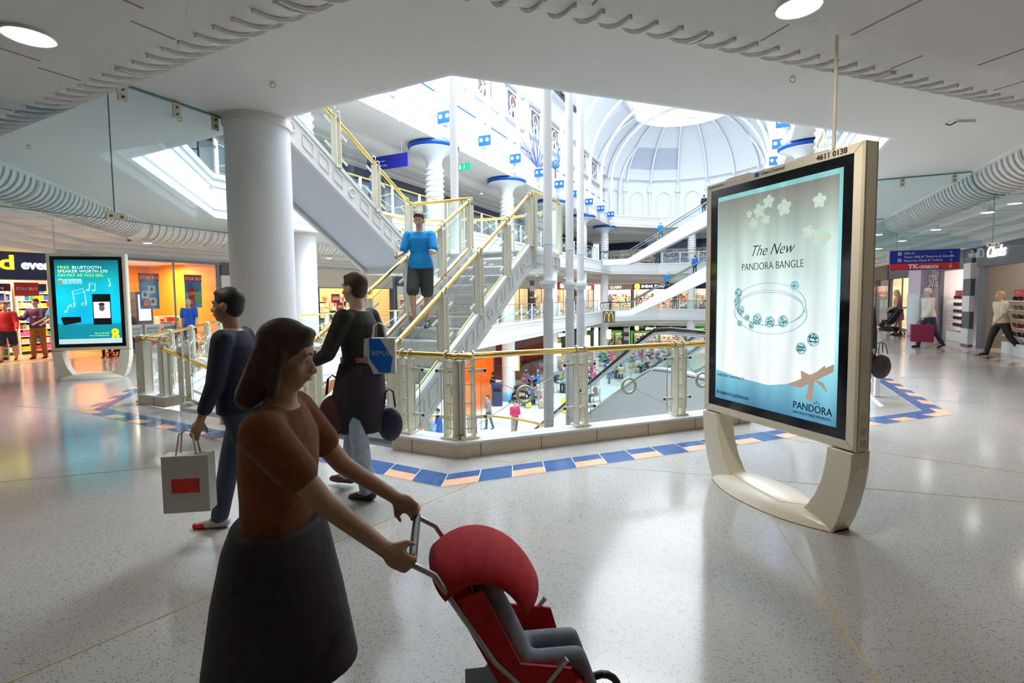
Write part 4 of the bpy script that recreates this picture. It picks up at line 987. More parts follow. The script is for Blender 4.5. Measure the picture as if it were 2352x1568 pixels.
def interior(wall,x0,x1,z0,depth,wallmat,floormat=None,h=2.85,ceil=CEIL):
    f,_=WALLS[wall];mb=MB();fbox(mb,f,x0,x1,depth,depth+.1,z0,z0+h);fbox(mb,f,x0-.05,x0,0,depth,z0,z0+h);fbox(mb,f,x1,x1+.05,0,depth,z0,z0+h)
    struct(mb,'wall_'+wall,wallmat)
    mb=MB();fbox(mb,f,x0,x1,0.02,depth,z0+h,z0+h+.08);struct(mb,'ceiling',ceil)
    mb=MB();fbox(mb,f,x0,x1,0,depth,z0-.05,z0+.004);struct(mb,'floor',floormat or FOODF)
def shoplight(wall,x0,x1,y,z,pw,col=(1,.9,.75),sy=1.2):
    f,a=WALLS[wall];area('shop_ceiling_light',f((x0+x1)/2,y,z),abs(x1-x0)*.85,sy,pw,col,(0,0,a))
def shopfront(wall,x0,x1,z0,label,fmat,words=(),zf=(2.15,2.82),frame=CHARC,glazed=True,mull=2.2,cat='shop front',pil=.12):
    f,a=WALLS[wall];T=thing('shop_front',label,cat,f((x0+x1)/2,0,z0))
    mb=MB();fbox(mb,f,x0,x1,-.10,.05,z0+zf[0],z0+zf[1]);mb.build('fascia',fmat,T)
    mb=MB();fbox(mb,f,x0,x1,-.12,-.10,z0+zf[0]-.0,z0+zf[0]+.03);mb.build('fascia_trim',frame,T)
    for b,size,x,z,m,kw in words:
        p=f(x,-.115,z0+z);text(b,size,p,(PI/2,0,a),m,T,extrude=.015,**kw)
    for x in(x0,x1-pil): mb=MB();fbox(mb,f,x,x+pil,-.04,.05,z0,z0+zf[0]);mb.build('pilaster',frame,T)
    if glazed:
        n=max(1,round((x1-x0)/mull))
        for i in range(n):
            a0=x0+pil+(x1-x0-2*pil)*i/n;a1=x0+pil+(x1-x0-2*pil)*(i+1)/n
            mb=MB();fbox(mb,f,a0,a1,0,.01,z0+.08,z0+zf[0]);mb.build('glass_pane',GLASS,T)
            mb=MB();fbox(mb,f,a1-.02,a1+.02,-.02,.03,z0,z0+zf[0]);fbox(mb,f,a0,a1,-.02,.03,z0,z0+.08);mb.build('glazing_bar',frame,T)
    return T
def checker(wall,x0,x1,z0,label,h=2.85,c1=SLATE,c2=PAPER):
    f,_=WALLS[wall];T=thing('pilaster',label,'pilaster',f((x0+x1)/2,0,z0));mb=MB();n=6
    fbox(mb,f,x0,x1,-.1,0,z0,z0+h);mb.build('core',c1,T)
    for k in range(n):
        if k%2: continue
        mb=MB();fbox(mb,f,x0-.01,x1+.01,-.12,.0,z0+.05+k*h/n,z0+.05+(k+1)*h/n-.02);mb.build('light_panel',c2,T)
    return T
# left: discount shop
interior('left',-3,4.35,0,3.2,mk('shop_pink_white',(.8,.68,.62),.6),TAN);interior('left',4.35,7.4,0,4.2,ORANGE,TAN)
shopfront('left',-3,4.35,0,'navy discount shop front with yellow and white letters at the left photo edge',NAVY,[('Poundland',.5,-.55,2.38,LYE,dict(bold=.008,fit=2.5)),('everything £1',.33,2.12,2.4,LWH,dict(fit=1.72,bold=.008))],zf=(2.12,2.82),glazed=False)
f=WALLS['left'][0]
T=shopfront('left',4.35,7.45,0,'glazed grey-framed shop window with two hanging sale posters and orange wall inside',mk('grey_frame',(.3,.29,.33),.4),(),zf=(2.76,2.84),frame=mk('grey_frame',(.3,.29,.33),.4),mull=1.4)
for i,(x,w,lab) in enumerate(((4.93,.56,'blue and red sale poster with small photos, left one in the shop window'),(6.3,.56,'blue and red sale poster with red and green bottles in the shop window'))):
    P=thing('sale_poster',lab,'poster',f(x+w/2,.12,1.3));mb=MB();fbox(mb,f,x,x+w,.11,.12,1.3,2.15);mb.build('sheet',mk('poster_blue',(.05,.35,.72),.4),P)
    mb=MB();fbox(mb,f,x-.01,x+w+.01,.10,.12,2.15,2.4);mb.build('heading',RED,P);text('STAR BUY',.135,f(x+.015,.095,2.22),(PI/2,0,ANG),PAPER,P,extrude=.002,bold=.004,sx=.95)
    mb=MB();mb.tube([f(x+.17,.1,1.47),f(x+.17,.085,1.47)],.13,20);mb.build('price_disc',RED,P);text('£1',.16,f(x+.09,.08,1.42),(PI/2,0,ANG),PAPER,P,extrude=.002,bold=.003);text('ONLY',.05,f(x+.1,.08,1.54),(PI/2,0,ANG),PAPER,P,extrude=.002)
    if i: 
        for k,(bx,m,zb) in enumerate(((x+.12,RED,1.62),(x+.33,mk('bottle_green',(.02,.35,.08),.3),1.45))):
            mb=MB();mb.prism([f(bx+a,.1,zb+b) for a,b in((0,0),(.17,0),(.2,.2),(.16,.36),(.11,.42),(.11,.48),(.06,.48),(.06,.42),(.01,.36),(-.03,.2))],D(0,.005));mb.build('printed_bottle',m,P)
    else:
        text('Chi',.14,f(x+.03,.09,1.98),(PI/2,0,ANG),PAPER,P,extrude=.001,shear=.3)
        for k,(bx,zb) in enumerate(((.34,1.88),(.15,1.72),(.36,1.5))):
            mb=MB();fbox(mb,f,x+bx-.1,x+bx+.12,.1,.105,zb-.1,zb+.14);o=mb.build('printed_photo',PAPER,P);mb=MB();mb.ell(f(x+bx,.097,zb+.03),.045,.045,.06);mb.build('printed_head',DWOOD,o)
for k in range(4):
    x=4.5+k*.52;P=thing('value_board',ORD[k]+' white value board from the left along the window foot','sign',f(x+.2,.1,.1),0,'white value boards along the window foot');mb=MB();fbox(mb,f,x,x+.42,.06,.09,.02,.82);mb.build('board',PAPER,P)
    text('AMAZING',.1,f(x+.02,.05,.66),(PI/2,0,ANG),SLATE,P,extrude=.001,sx=.8);text('VALUE!',.12,f(x+.02,.05,.54),(PI/2,0,ANG),SLATE,P,extrude=.001,sx=.9);mb=MB();mb.tube([f(x+.21,.058,.3),f(x+.21,.045,.3)],.15,18);mb.build('red_disc',RED,P)
for i,(x0,x1,y) in enumerate(((-2.6,-1.3,2.6),(-1.2,.1,2.6),(.2,1.5,2.6),(1.6,2.9,2.6),(3.0,4.2,2.6),(1.0,2.3,1.3),(-.6,.7,1.3))): shelf('left',x0,x1,y,0,2.05,ORD[i]+' tall shelf crammed with small colourful goods in the discount shop','goods shelves in the discount shop',9,i,dens=.05)
for i,(x0,x1,y,h) in enumerate(((4.5,5.6,3.0,1.9),(5.7,6.4,2.2,1.5),(4.6,5.4,1.6,1.05),(6.5,7.2,1.9,1.0))): shelf('left',x0,x1,y,0,h,ORD[i]+' shelf of bottles and packets behind the sale poster window','goods shelves behind the poster window',5,i+20,pal=(0,1,1,4,3,7,0))
T=thing('fridge_display','tall dark framed drinks cooler with pale blue screen behind the shop window','fridge',f(5.7,1.4,0));mb=MB();fbox(mb,f,5.45,5.95,1.3,1.8,0,1.85);mb.build('cabinet',DKST,T);mb=MB();fbox(mb,f,5.52,5.88,1.28,1.3,.9,1.75);mb.build('screen',em('cooler_glow',(.6,.8,1),1.5),T)
T=thing('header_sign','lit purple-blue header panels above the shelves inside the poster window','sign',f(5,2.6,2.1));
for k in range(3): mb=MB();fbox(mb,f,4.4+k*.55,4.92+k*.55,2.9,2.95,2.05,2.6);mb.build('panel',gradmat('header_glow',[(0,(.2,.75,1)),(.5,(.05,.15,.8)),(1,(.1,.05,.3))],1.,'Z',-.2,.6),T)
for k,x in enumerate((1.75,2.5,3.2)):
    T=thing('aisle_sign','navy hanging aisle sign among red banners in the discount shop','sign',f(x,1.0,1.85),0,'aisle signs in the discount shop');mb=MB();fbox(mb,f,x,x+.55,1.0,1.03,1.85,2.05);mb.build('panel',NAVY,T);text(('Cleaning','Dog','Cat')[k],.1,f(x+.06,.99,1.91),(PI/2,0,ANG),PAPER,T,extrude=.001)
for k,x in enumerate((2.3,3.55)):
    T=thing('sale_banner','small red star buy banner hung in the discount shop','banner',f(x,.8,1.8),0,'red banners in the discount shop');mb=MB();fbox(mb,f,x,x+.5,.8,.82,1.72,2.08);mb.build('sheet',RED,T);text('STAR BUY',.1,f(x+.03,.79,1.88),(PI/2,0,ANG),PAPER,T,extrude=.001,bold=.002)
shoplight('left',-3,4.3,1.5,2.75,330,(1,.82,.66));shoplight('left',4.4,7.3,2,2.75,150,(1,.85,.6))
checker('left',7.45,8.0,0,'white and grey chequered pilaster right of the poster window')
# left: further shops behind the stairs
def simple(wall,x0,x1,z0,label,fm,words,wm,pw,col,seed,glz=True,pal=(0,1,1,7,3,7,5,6),zf=(2.15,2.82),n=2,frame=CHARC,depth=2.2):
    interior(wall,x0,x1,z0,depth,wm);shopfront(wall,x0,x1,z0,label,fm,words,zf=zf,glazed=glz,frame=frame)
    L=(x1-x0)/n
    for i in range(n): shelf(wall,x0+L*i+.15,x0+L*(i+1)-.15,depth-.5,z0,1.7,'%s set of stocked shelves inside the %s'%(ORD[i],' '.join(label.split(',')[0].split()[:9])),'display shelves inside the '+label.split(',')[0],6,seed+i,pal,dens=.06)
    shoplight(wall,x0,x1,depth*.45,z0+2.7,pw,col)
CRM=mk('cream_fascia',(.72,.65,.53),.5)
simple('left',8.2,11.5,0,'plain pale shop with plum glow, hidden mostly by the thick column',CRM,(),BEIGE,60,(1,.8,.6),31)
simple('left',11.8,16.8,0,'warm lit shop with a blank cream fascia, seen between the columns left of the stairs',CRM,(),mk('peach_wall',(.8,.55,.3),.6),140,(1,.72,.42),33,n=4,zf=(2.0,2.85))
for k,(x,z,w,h_,m) in enumerate(((12.9,1.35,.5,.4,RED),(13.2,1.0,.4,.35,RED),(12.8,.6,.35,.4,NAVY),(13.6,.55,.5,.35,CHARC))):
    T=thing('window_placard','small %s placard in the warm lit shop window'%('red' if k<2 else 'dark'),'sign',f(x,.3,z),0,'placards in the warm lit window');mb=MB();fbox(mb,f,x,x+w,.25,.28,z,z+h_);mb.build('card',m,T);mb=MB();fbox(mb,f,x+.06,x+w-.06,.24,.25,z+.12,z+h_-.12);mb.build('print',PAPER,T)
simple('left',17.1,22,0,'shop with grey frames seen through the stair glass',CHARC,(),mk('dim_grey',(.4,.4,.42),.6),70,(1,.9,.8),40)
simple('left',22.3,29,0,'shop with red hanging banners in the left gallery beyond the stairs',SLATE,[('OFFICE',.4,24,2.3,LOR,{})],mk('stone_wall',(.6,.55,.5),.6),90,(1,.85,.7),43)
simple('left',29.3,35,0,'cream fronted shop beside a chequered pilaster on the left gallery',CRM,[('PAST TIMES',.4,30,2.3,LWH,{})],BEIGE,110,(1,.85,.65),46)
checker('left',35,35.9,0,'grey and white chequered pilaster on the left gallery by the cream shop')
simple('left',36,41.6,0,'shop with small red poster and beige walls on the left gallery',CRM,(),BEIGE,110,(1,.8,.6),49)
simple('left',41.9,47.6,0,'red fascia card shop with white serif letters, middle distance left gallery',RED,[('Clintons',.62,42.6,2.28,LWH,dict(bold=.01))],mk('warm_wall',(.8,.6,.45),.6),150,(1,.75,.5),52)
simple('left',48.6,55,0,'red fascia stationery shop with bold white letters, farthest on the left gallery',RED,[('Ryman',.85,51.2,2.22,LWH,dict(bold=.02))],mk('warm_wall',(.8,.6,.45),.6),170,(1,.8,.6),56)
checker('left',47.65,48.5,0,'grey and white chequered pilaster between the two red-fronted shops')
# far end, gallery level
simple('end',-13.2,-9.6,0,'open fronted glow-lit clothes shop with pale letters at the far end',mk('taupe',(.45,.4,.36),.5),[('CLASSY',.42,-12.2,2.3,LWH,{})],mk('pale_wall',(.75,.68,.6),.6),150,(1,.85,.65),60,glz=False)
simple('end',-9.5,-4.9,0,'black fascia hair salon with orange ball sign at the far end',CHARC,[('SHEAR BEAUTY',.46,-8.5,2.35,LWH,dict(bold=.006))],mk('pale_wall',(.75,.68,.6),.6),130,(1,.9,.75),63,glz=False)
fe=WALLS['end'][0]
T=thing('ball_logo','glowing orange ball logo at the left end of the salon fascia','sign',fe(-9,-.15,2.5));mb=MB();mb.ell(fe(-8.95,-.12,2.48),.36,.2,.36);mb.build('ball',LOR,T)
simple('end',-4.6,-.2,0,'dim blue fronted shop beneath the far escalator',NAVY,(),mk('stone_wall',(.6,.55,.5),.6),90,(1,.9,.8),66)
simple('end',0,6,0,'bright shop with pink posters at the far right end',CHARC,(),mk('pinkish_wall',(.85,.6,.5),.6),170,(1,.75,.55),69)
# far end and left, upper level
simple('end',-13.5,-6.8,LV,'navy fascia unit on the upper level at the far end',NAVY,(),mk('dim_grey',(.4,.4,.42),.6),40,(1,.9,.8),72,zf=(2.0,2.82))
interior('end',-6.6,4,LV,1.5,GREYW);T=shopfront('end',-6.6,4,LV,'boarded shop unit with large coming soon lettering on the upper level',NAVY,(),zf=(1.9,2.82),glazed=False)
mb=MB();fbox(mb,fe,-6.4,3.9,-.03,.03,LV,LV+1.9);mb.build('hoarding',mk('hoarding_grey',(.5,.56,.68),.5),T);text('Coming Soon',1.1,fe(-6.1,-.05,LV+.95),(PI/2,0,ANG-PI/2),mk('ink_blue',(.02,.04,.35),.5),T,shear=.4,extrude=.01);text('ANOTHER EXCITING OPPORTUNITY',.25,fe(-5,-.05,LV+.55),(PI/2,0,ANG-PI/2),mk('ink_blue',(.02,.04,.35),.5),T,extrude=.01)
for i,(x0,x1) in enumerate(((-1,4),(4.3,9.5),(9.8,16),(16.3,23),(23.3,30),(30.3,38),(38.3,46),(46.3,54.5))):
    simple('left',x0,x1,LV,'dark fronted upper gallery shop, %s from the near end'%['first','second','third','fourth','fifth','sixth','seventh','eighth'][i],CHARC if i%2 else NAVY,(),mk('dim_grey',(.4,.4,.42),.6),60,(.9,.95,1),80+i,pal=(1,1,2,6,7,0))
# right walkway
fr_=WALLS['right'][0]
def rx(s): return -s
interior('right',-14.1,-9.5,0,3.2,mk('shoe_shop_brown',(.18,.16,.14),.6),mk('shoe_floor',(.45,.4,.33),.3));shopfront('right',-14.1,-9.5,0,'slate fronted open shoe shop with white script letters at the right photo edge',SLATE,[('Clarks',.42,-13.45,2.48,LWH,dict(shear=.35,bold=.002,fit=1.05))],zf=(2.26,2.86),frame=SLATE,glazed=False,pil=.35)
checker('right',-14.95,-14.45,0,'grey and white chequered pilaster between the two shoe shop openings')
interior('right',-17.2,-15.05,0,2.6,mk('pale_pink_wall',(.8,.72,.7),.6),mk('shoe_floor',(.45,.4,.33),.3));shopfront('right',-17.3,-15.0,0,'second slate shoe shop opening with white script letters half hidden by the direction sign',SLATE,[('Clarks',.42,-17.0,2.48,LWH,dict(shear=.35,bold=.002,fit=1.05))],zf=(2.26,2.86),frame=SLATE,glazed=False,pil=.2)
shoplight('right',-17.1,-15.1,1.6,2.7,60,(1,.95,.93));shoplight('right',-14,-9.6,1.5,2.75,90,(1,.85,.7))
T=thing('lightbox_poster','bright white lightbox posters high on the back wall of the shoe shop','lightbox',fr_(-16.2,2.4,1.5))
for x in(-17.0,-16.1): mb=MB();fbox(mb,fr_,x,x+.8,2.45,2.5,1.55,2.6);mb.build('panel',gradmat('lightbox_print',[(0,(1,.8,.75)),(.4,(1,.95,.95)),(.7,(.9,.6,.5)),(1,(1,1,1))],1.6,'X',-.8,.8,(6,6,9)),T)
def shoe_stand(x,lab,txt,y):
    T=thing('shoe_stand',lab,'display stand',fr_(x+.7,y,0));mb=MB();fbox(mb,fr_,x,x+1.4,y,y+.45,0,.3);fbox(mb,fr_,x,x+1.4,y+.42,y+.45,.3,1.4);mb.build('plinth',PAPER,T)
    for k in range(5): mb=MB();fbox(mb,fr_,x,x+1.4,y,y+.42,.45+k*.22,.47+k*.22);mb.build('shelf',PAPER,T)
    mb=MB();fbox(mb,fr_,x,x+1.4,y+.2,y+.23,1.4,1.62);mb.build('header',RED,T);text(txt,.2,fr_(x+.6,y+.19,1.44),(PI/2,0,ANG+PI),PAPER,T,extrude=.002);text('save up to',.06,fr_(x+.1,y+.19,1.54),(PI/2,0,ANG+PI),PAPER,T,extrude=.001)
    q=random.Random(x)
    for k in range(5):
        for j in range(5):
            a=x+.12+j*.27;z=.47+k*.22
            if 'left' in lab: col=CHARC
            else: col=(CHARC,RED,DWOOD,mk('shoe_taupe',(.3,.24,.2),.5),BLACK)[k]
            lb_='small %s shoe, %s on the %s shelf, sale stand %s'%({CHARC:'black',RED:'red',DWOOD:'brown',BLACK:'black'}.get(col,'taupe'),ORD[j],ORD[k],'beside the pilaster' if 'left' in lab else 'at the right edge');S=thing('shoe',lb_,'shoe',fr_(a,y+.1,z),0,'shoes on the sale stand '+('beside the pilaster' if 'left' in lab else 'at the right edge'))
            mb=MB();c=fr_(a+.08,y+.16,z);mb.ell(c+UP*.03,.1,.05,.035,rot=Matrix.Rotation(ANG,3,'Z'));mb.ell(c+D(.05,0)+UP*.06,.05,.045,.04,rot=Matrix.Rotation(ANG,3,'Z'));mb.build('upper',col,S)
shoe_stand(-12.75,'white sale shoe stand with red price header at the right photo edge','£15',.03);shoe_stand(-17.0,'white sale shoe stand with red header, left one beside the pilaster','50%',.12)
T=thing('sale_pillar','narrow shop window with mauve panel and large 50 percent numerals beside the shoe shop','shop front',fr_(-17.8,0,0));mb=MB();fbox(mb,fr_,-18.4,-17.35,-.02,.1,0,2.85);mb.build('panel',mottled('mauve_panel',(.35,.22,.24),(.5,.3,.28),1.5,.4),T);text('50%',.6,fr_(-18.35,-.04,1.75),(PI/2,0,ANG+PI),PAPER,T,extrude=.004)
T=thing('pilaster','wide pale lilac and white panelled pilaster behind the direction sign','pilaster',fr_(-19,0,0));
mb=MB();fbox(mb,fr_,-19.9,-18.4,-.25,.1,0,2.85);mb.build('core',mk('lilac_panel',(.6,.55,.72),.3),T);mb=MB();fbox(mb,fr_,-19.91,-18.39,-.27,.1,.4,1.5);mb.build('light_panel',mk('pale_blue_panel',(.65,.8,.9),.3),T)
simple('right',-23.6,-20,0,'black fascia shop with warm window display behind the woman in the patterned dress',CHARC,(),mk('warm_wall',(.8,.6,.45),.6),130,(1,.8,.6),90)
simple('right',-29,-23.8,0,'brown framed shop farther down the right walkway, dim inside',DWOOD,(),mk('dim_grey',(.4,.4,.42),.6),50,(1,.8,.6),92)
# ---------------------------------------------------------------- food court
simple('left',3,12,-LV,'pale food court unit under the left gallery nearest the stairs',CRM,(),BEIGE,80,(1,.85,.65),100)
interior('left',14,28.5,-LV,4,mk('orange_glow_wall',(.95,.28,.05),.5),TAN);shopfront('left',14,28.5,-LV,'open orange-walled cafe at the left of the food court',CRM,(),zf=(2.1,2.8),glazed=False);shoplight('left',14,28,2,-LV+2.7,420,(1,.55,.25))
interior('left',30,39.5,-LV,4,mk('dark_red_wall',(.16,.03,.03),.5),TAN);shopfront('left',30,39.5,-LV,'dark red pizza kitchen behind its long counter',mk('wine_fascia',(.2,.03,.03),.4),(),zf=(2.15,2.8),glazed=False);shoplight('left',30,39,2,-LV+2.7,120,(1,.7,.4))
T=thing('service_counter','long brown pizza counter with red roof logo and white script letters','counter',f(35,-.9,-LV));mb=MB();fbox(mb,f,30.5,39,-1.1,-.4,-LV,-LV+1.05);mb.build('front',mottled('counter_brown',(.25,.15,.1),(.33,.2,.14),2,.4),T);mb=MB();fbox(mb,f,30.4,39.1,-1.2,-.3,-LV+1.05,-LV+1.12);mb.build('top',BLACK,T)
text('Pizza Hut',.62,f(34.4,-1.12,-LV+.38),(PI/2,0,ANG),PAPER,T,shear=.25,bold=.008);mb=MB();mb.prism([f(32.2+a,-1.12,-LV+.45+b) for a,b in((0,0),(.5,.12),(.75,.4),(1.0,.42),(1.3,.15),(1.9,.05),(1.2,-.05),(.5,-.08))],D(0,.02));mb.build('roof_logo',RED,T)
simple('left',41,48,-LV,'dark burger counter unit with white letters in the food court',BLACK,[("McDonald's",.62,42,2.3,LWH,dict(bold=.01))],mk('dark_green_wall',(.02,.06,.03),.5),90,(1,.85,.6),104,glz=False)
simple('left',50,55,-LV,'second dark burger counter unit in the far food court corner',BLACK,[("McDonald's",.6,50.4,2.3,LWH,dict(bold=.01))],mk('dark_green_wall',(.02,.06,.03),.5),90,(1,.85,.6),106,glz=False)
simple('end',-13.6,-10.6,-LV,'black framed green-lit doorway unit at the far end of the food court',BLACK,(),mk('leaf_wall',(.1,.25,.08),.5),40,(.8,1,.7),108,glz=False)
simple('end',-9.8,-3.6,-LV,'black and green fronted curry counter with lit white and green letters',BLACK,[('simply',.55,-8.0,2.3,LWH,dict(bold=.01)),('masala',.55,-6.3,2.3,LGR,dict(bold=.01))],mk('leaf_wall',(.1,.25,.08),.5),110,(1,.9,.7),110,glz=False,frame=mk('vivid_green',(.0,.35,.04),.4))
mb=MB();c=fe(-8.95,-.14,-LV+2.5);
T=thing('logo_sign','small lit yellow-green round logo on the curry counter fascia','sign',c);mb.ell(c,.3,.08,.3);mb.build('disc',em('logo_lime',(.7,.9,.2),3),T)
simple('end',-3.2,2,-LV,'green lit juice counter behind the near escalator top',mk('vivid_green',(.0,.35,.04),.4),[('nutrifresh',.5,-2.6,2.3,LGR,{})],BEIGE,110,(1,.8,.5),112,glz=False)
checker('end',-10.5,-9.9,-LV,'grey and white chequered pilaster beside the curry counter')
# golden arches plate on the far escalator landing
T=thing('arches_sign','square dark plate with yellow double-arch letter M on the far escalator side','sign',W(43.6-.78,-9.75,-.95),R(-25),local=True)
mb=MB();mb.box(0,1.15,-.06,0,-.12,.98);mb.build('plate',mk('plate_grey',(.08,.09,.1),.4),T);mb=MB()
for c_ in(.37,.78): mb.tube([(c_-.24+.0,-.07,-.02)]+[(c_-.23*cos(PI*k/10)*(1-.1*sin(PI*k/10)),-.07,.1+.78*sin(PI*k/10)) for k in range(11)]+[(c_+.24,-.07,-.02)],.045,8)
mb.build('arches',mk('arch_yellow',(.95,.62,.0),.4),T)
# wall lanterns on the food court columns
for s in(23.5,31.2,38.9,46.6):
    p=W(s-.1,-10.6+.55,-LV+1.9);T=thing('wall_lantern','lit white lantern with orange frame on the %s food court column'%{23.5:'nearest',31.2:'second',38.9:'third',46.6:'farthest'}[s],'lamp',p,R(-25),'lanterns on the food court columns',True)
    mb=MB();mb.box(-.2,.2,-.06,.06,0,.95);mb.build('lit_panel',em('lantern_glow',(1,.95,.85),4),T);mb=MB()
    for a in((-.22,-.2,0,.95),(.2,.22,0,.95),(-.22,.22,-.03,0),(-.22,.22,.95,.98)): mb.box(a[0],a[1],-.08,.08,a[2],a[3])
    mb.build('frame',mk('lantern_orange',(.95,.3,.03),.4),T)
# tables and chairs
def mk_table():
    T=thing('cafe_table','round teal food court table on a dark pedestal','table',(0,0,0),0,'round teal food court tables',True)
    mb=MB();mb.tube([(0,0,.72),(0,0,.75)],.42,28);mb.build('tabletop',TABLE,T);mb=MB();mb.tube([(0,0,.03),(0,0,.72)],.035,10);mb.build('pedestal',DKST,T);mb=MB();mb.lathe((0,0,0),[(.26,0),(.25,.02),(.05,.05)],20);mb.build('base',DKST,T)
    return T
def mk_chair():
    T=thing('cafe_chair','beech seated food court chair with dark legs','chair',(0,0,0),0,'beech food court chairs',True)
    mb=MB();mb.prism([(x,y,.44) for x,y in((-.2,-.19),(.2,-.19),(.22,.15),(.1,.22),(-.1,.22),(-.22,.15))],(0,0,.025));mb.build('seat',WOOD,T)
    mb=MB();mb.prism([(-.2,-.2,.68),(.2,-.2,.68),(.21,-.22,.78),(.16,-.23,.87),(-.16,-.23,.87),(-.21,-.22,.78)],(0,.02,0));mb.build('backrest',WOOD,T)
    for x in(-.18,.18):
        for y in(-.18,.17): mb=MB();mb.tube([(x*1.1,y*1.15,0),(x,y,.44)]+([(x,-.2,.8)] if y<0 else []),.014,7);mb.build('leg',DKST,T)
    return T
TB=mk_table();CH=mk_chair();q=random.Random(11)
tabs=[(22.8,-9.0),(27.0,-8.3),(24.6,-6.1),(27.8,-10.8),(30.6,-9.9),(30.2,-7.6),(33.4,-8.8),(33.2,-11.2),(34,-6.2),(36.6,-9.6),(36.8,-7.2),(37.3,-5.0),(39.9,-8.4),(40.2,-5.9),(40.6,-11.1),(43,-9.6),(43.4,-7.0),(43.2,-4.4),(46.2,-8.6),(46.3,-5.8),(39.2,-3.0),(49,-7.6),(49.2,-4.6),(45.5,-2.6)]
seats=[];first=True
def where(s,t):
    return ('front' if s<29 else 'mid' if s<38 else 'rear')+' '+('left' if t<-9.4 else 'centre' if t<-6.4 else 'right')
zones={};TL={}
for i,(s,t) in enumerate(tabs):
    p=W(s,t,-LV);lab='round teal table, %s in the %s food court'%(ORD[zones.setdefault(where(s,t),0)],where(s,t));zones[where(s,t)]+=1;TL[i]='%s %s table'%(ORD[zones[where(s,t)]-1],where(s,t))
    if i==0: TB.location=p;TB['label']=lab;TB['group']='round teal food court tables'
    else: copy_tree(TB,p,0,lab,'round teal food court tables')
    n=q.choice((3,4,4));a0=q.random()*PI
    for k in range(n):
        a=a0+2*PI*k/n;rz=a+PI/2+q.uniform(-.25,.25);r=.62+q.uniform(0,.12);c=p+Vector((cos(a)*r,sin(a)*r,0));lb='beech chair, %s round the %s'%(ORD[k],TL[i])
        if first: CH.location=c;CH.rotation_euler=(0,0,rz);CH['label']=lb;CH['group']='beech food court chairs';first=False
        else: copy_tree(CH,c,rz,lb,'beech food court chairs')
        seats.append((c,rz,i,k))
    for j in range(q.choice((0,1,2))):
        T=thing('food_tray','%s tray on the %s'%(('red','second red')[j],TL[i]),'tray',p+UP*.75,0,'red food trays, '+where(s,t));c=p+Vector((q.uniform(-.15,.15),q.uniform(-.15,.15),.752));mb=MB();mb.box(c.x-.14,c.x+.14,c.y-.1,c.y+.1,c.z,c.z+.02);mb.build('tray',RED,T);mb=MB();mb.box(c.x-.06,c.x+.05,c.y-.05,c.y+.05,c.z+.02,c.z+.06);mb.build('wrapper',PAPER,T);mb=MB();mb.tube([(c.x+.09,c.y,c.z+.02),(c.x+.09,c.y,c.z+.14)],.035,10);mb.build('cup',PAPER,T)
T=thing('litter_bin','navy square litter bin beside the blue-ringed column','bin',W(21.9,-10.6,-LV));mb=MB();c=W(21.9,-10.6,-LV);mb.box(c.x-.3,c.x+.3,c.y-.3,c.y+.3,c.z,c.z+1.15);mb.build('body',mk('bin_navy',(.03,.04,.12),.4),T);mb=MB();mb.box(c.x-.33,c.x+.33,c.y-.33,c.y+.33,c.z+1.15,c.z+1.3);mb.build('lid',mk('bin_navy',(.03,.04,.12),.4),T);mb=MB();mb.box(c.x-.2,c.x+.2,c.y-.31,c.y-.3,c.z+.85,c.z+1.05);mb.build('flap',BLACK,T)
T=thing('wet_floor_sign','yellow folding floor sign near the escalator in the food court','floor sign',W(21.5,-6.3,-LV));c=W(21.5,-6.3,-LV)
mb=MB();mb.prism([c+Vector((-.22,-.2,0)),c+Vector((.22,-.2,0)),c+Vector((.12,-.02,.85)),c+Vector((-.12,-.02,.85))],(0,.02,0));mb.build('front_board',YEL,T);mb=MB();mb.prism([c+Vector((-.22,.2,0)),c+Vector((.22,.2,0)),c+Vector((.12,.02,.85)),c+Vector((-.12,.02,.85))],(0,.02,0));mb.build('rear_board',YEL,T)
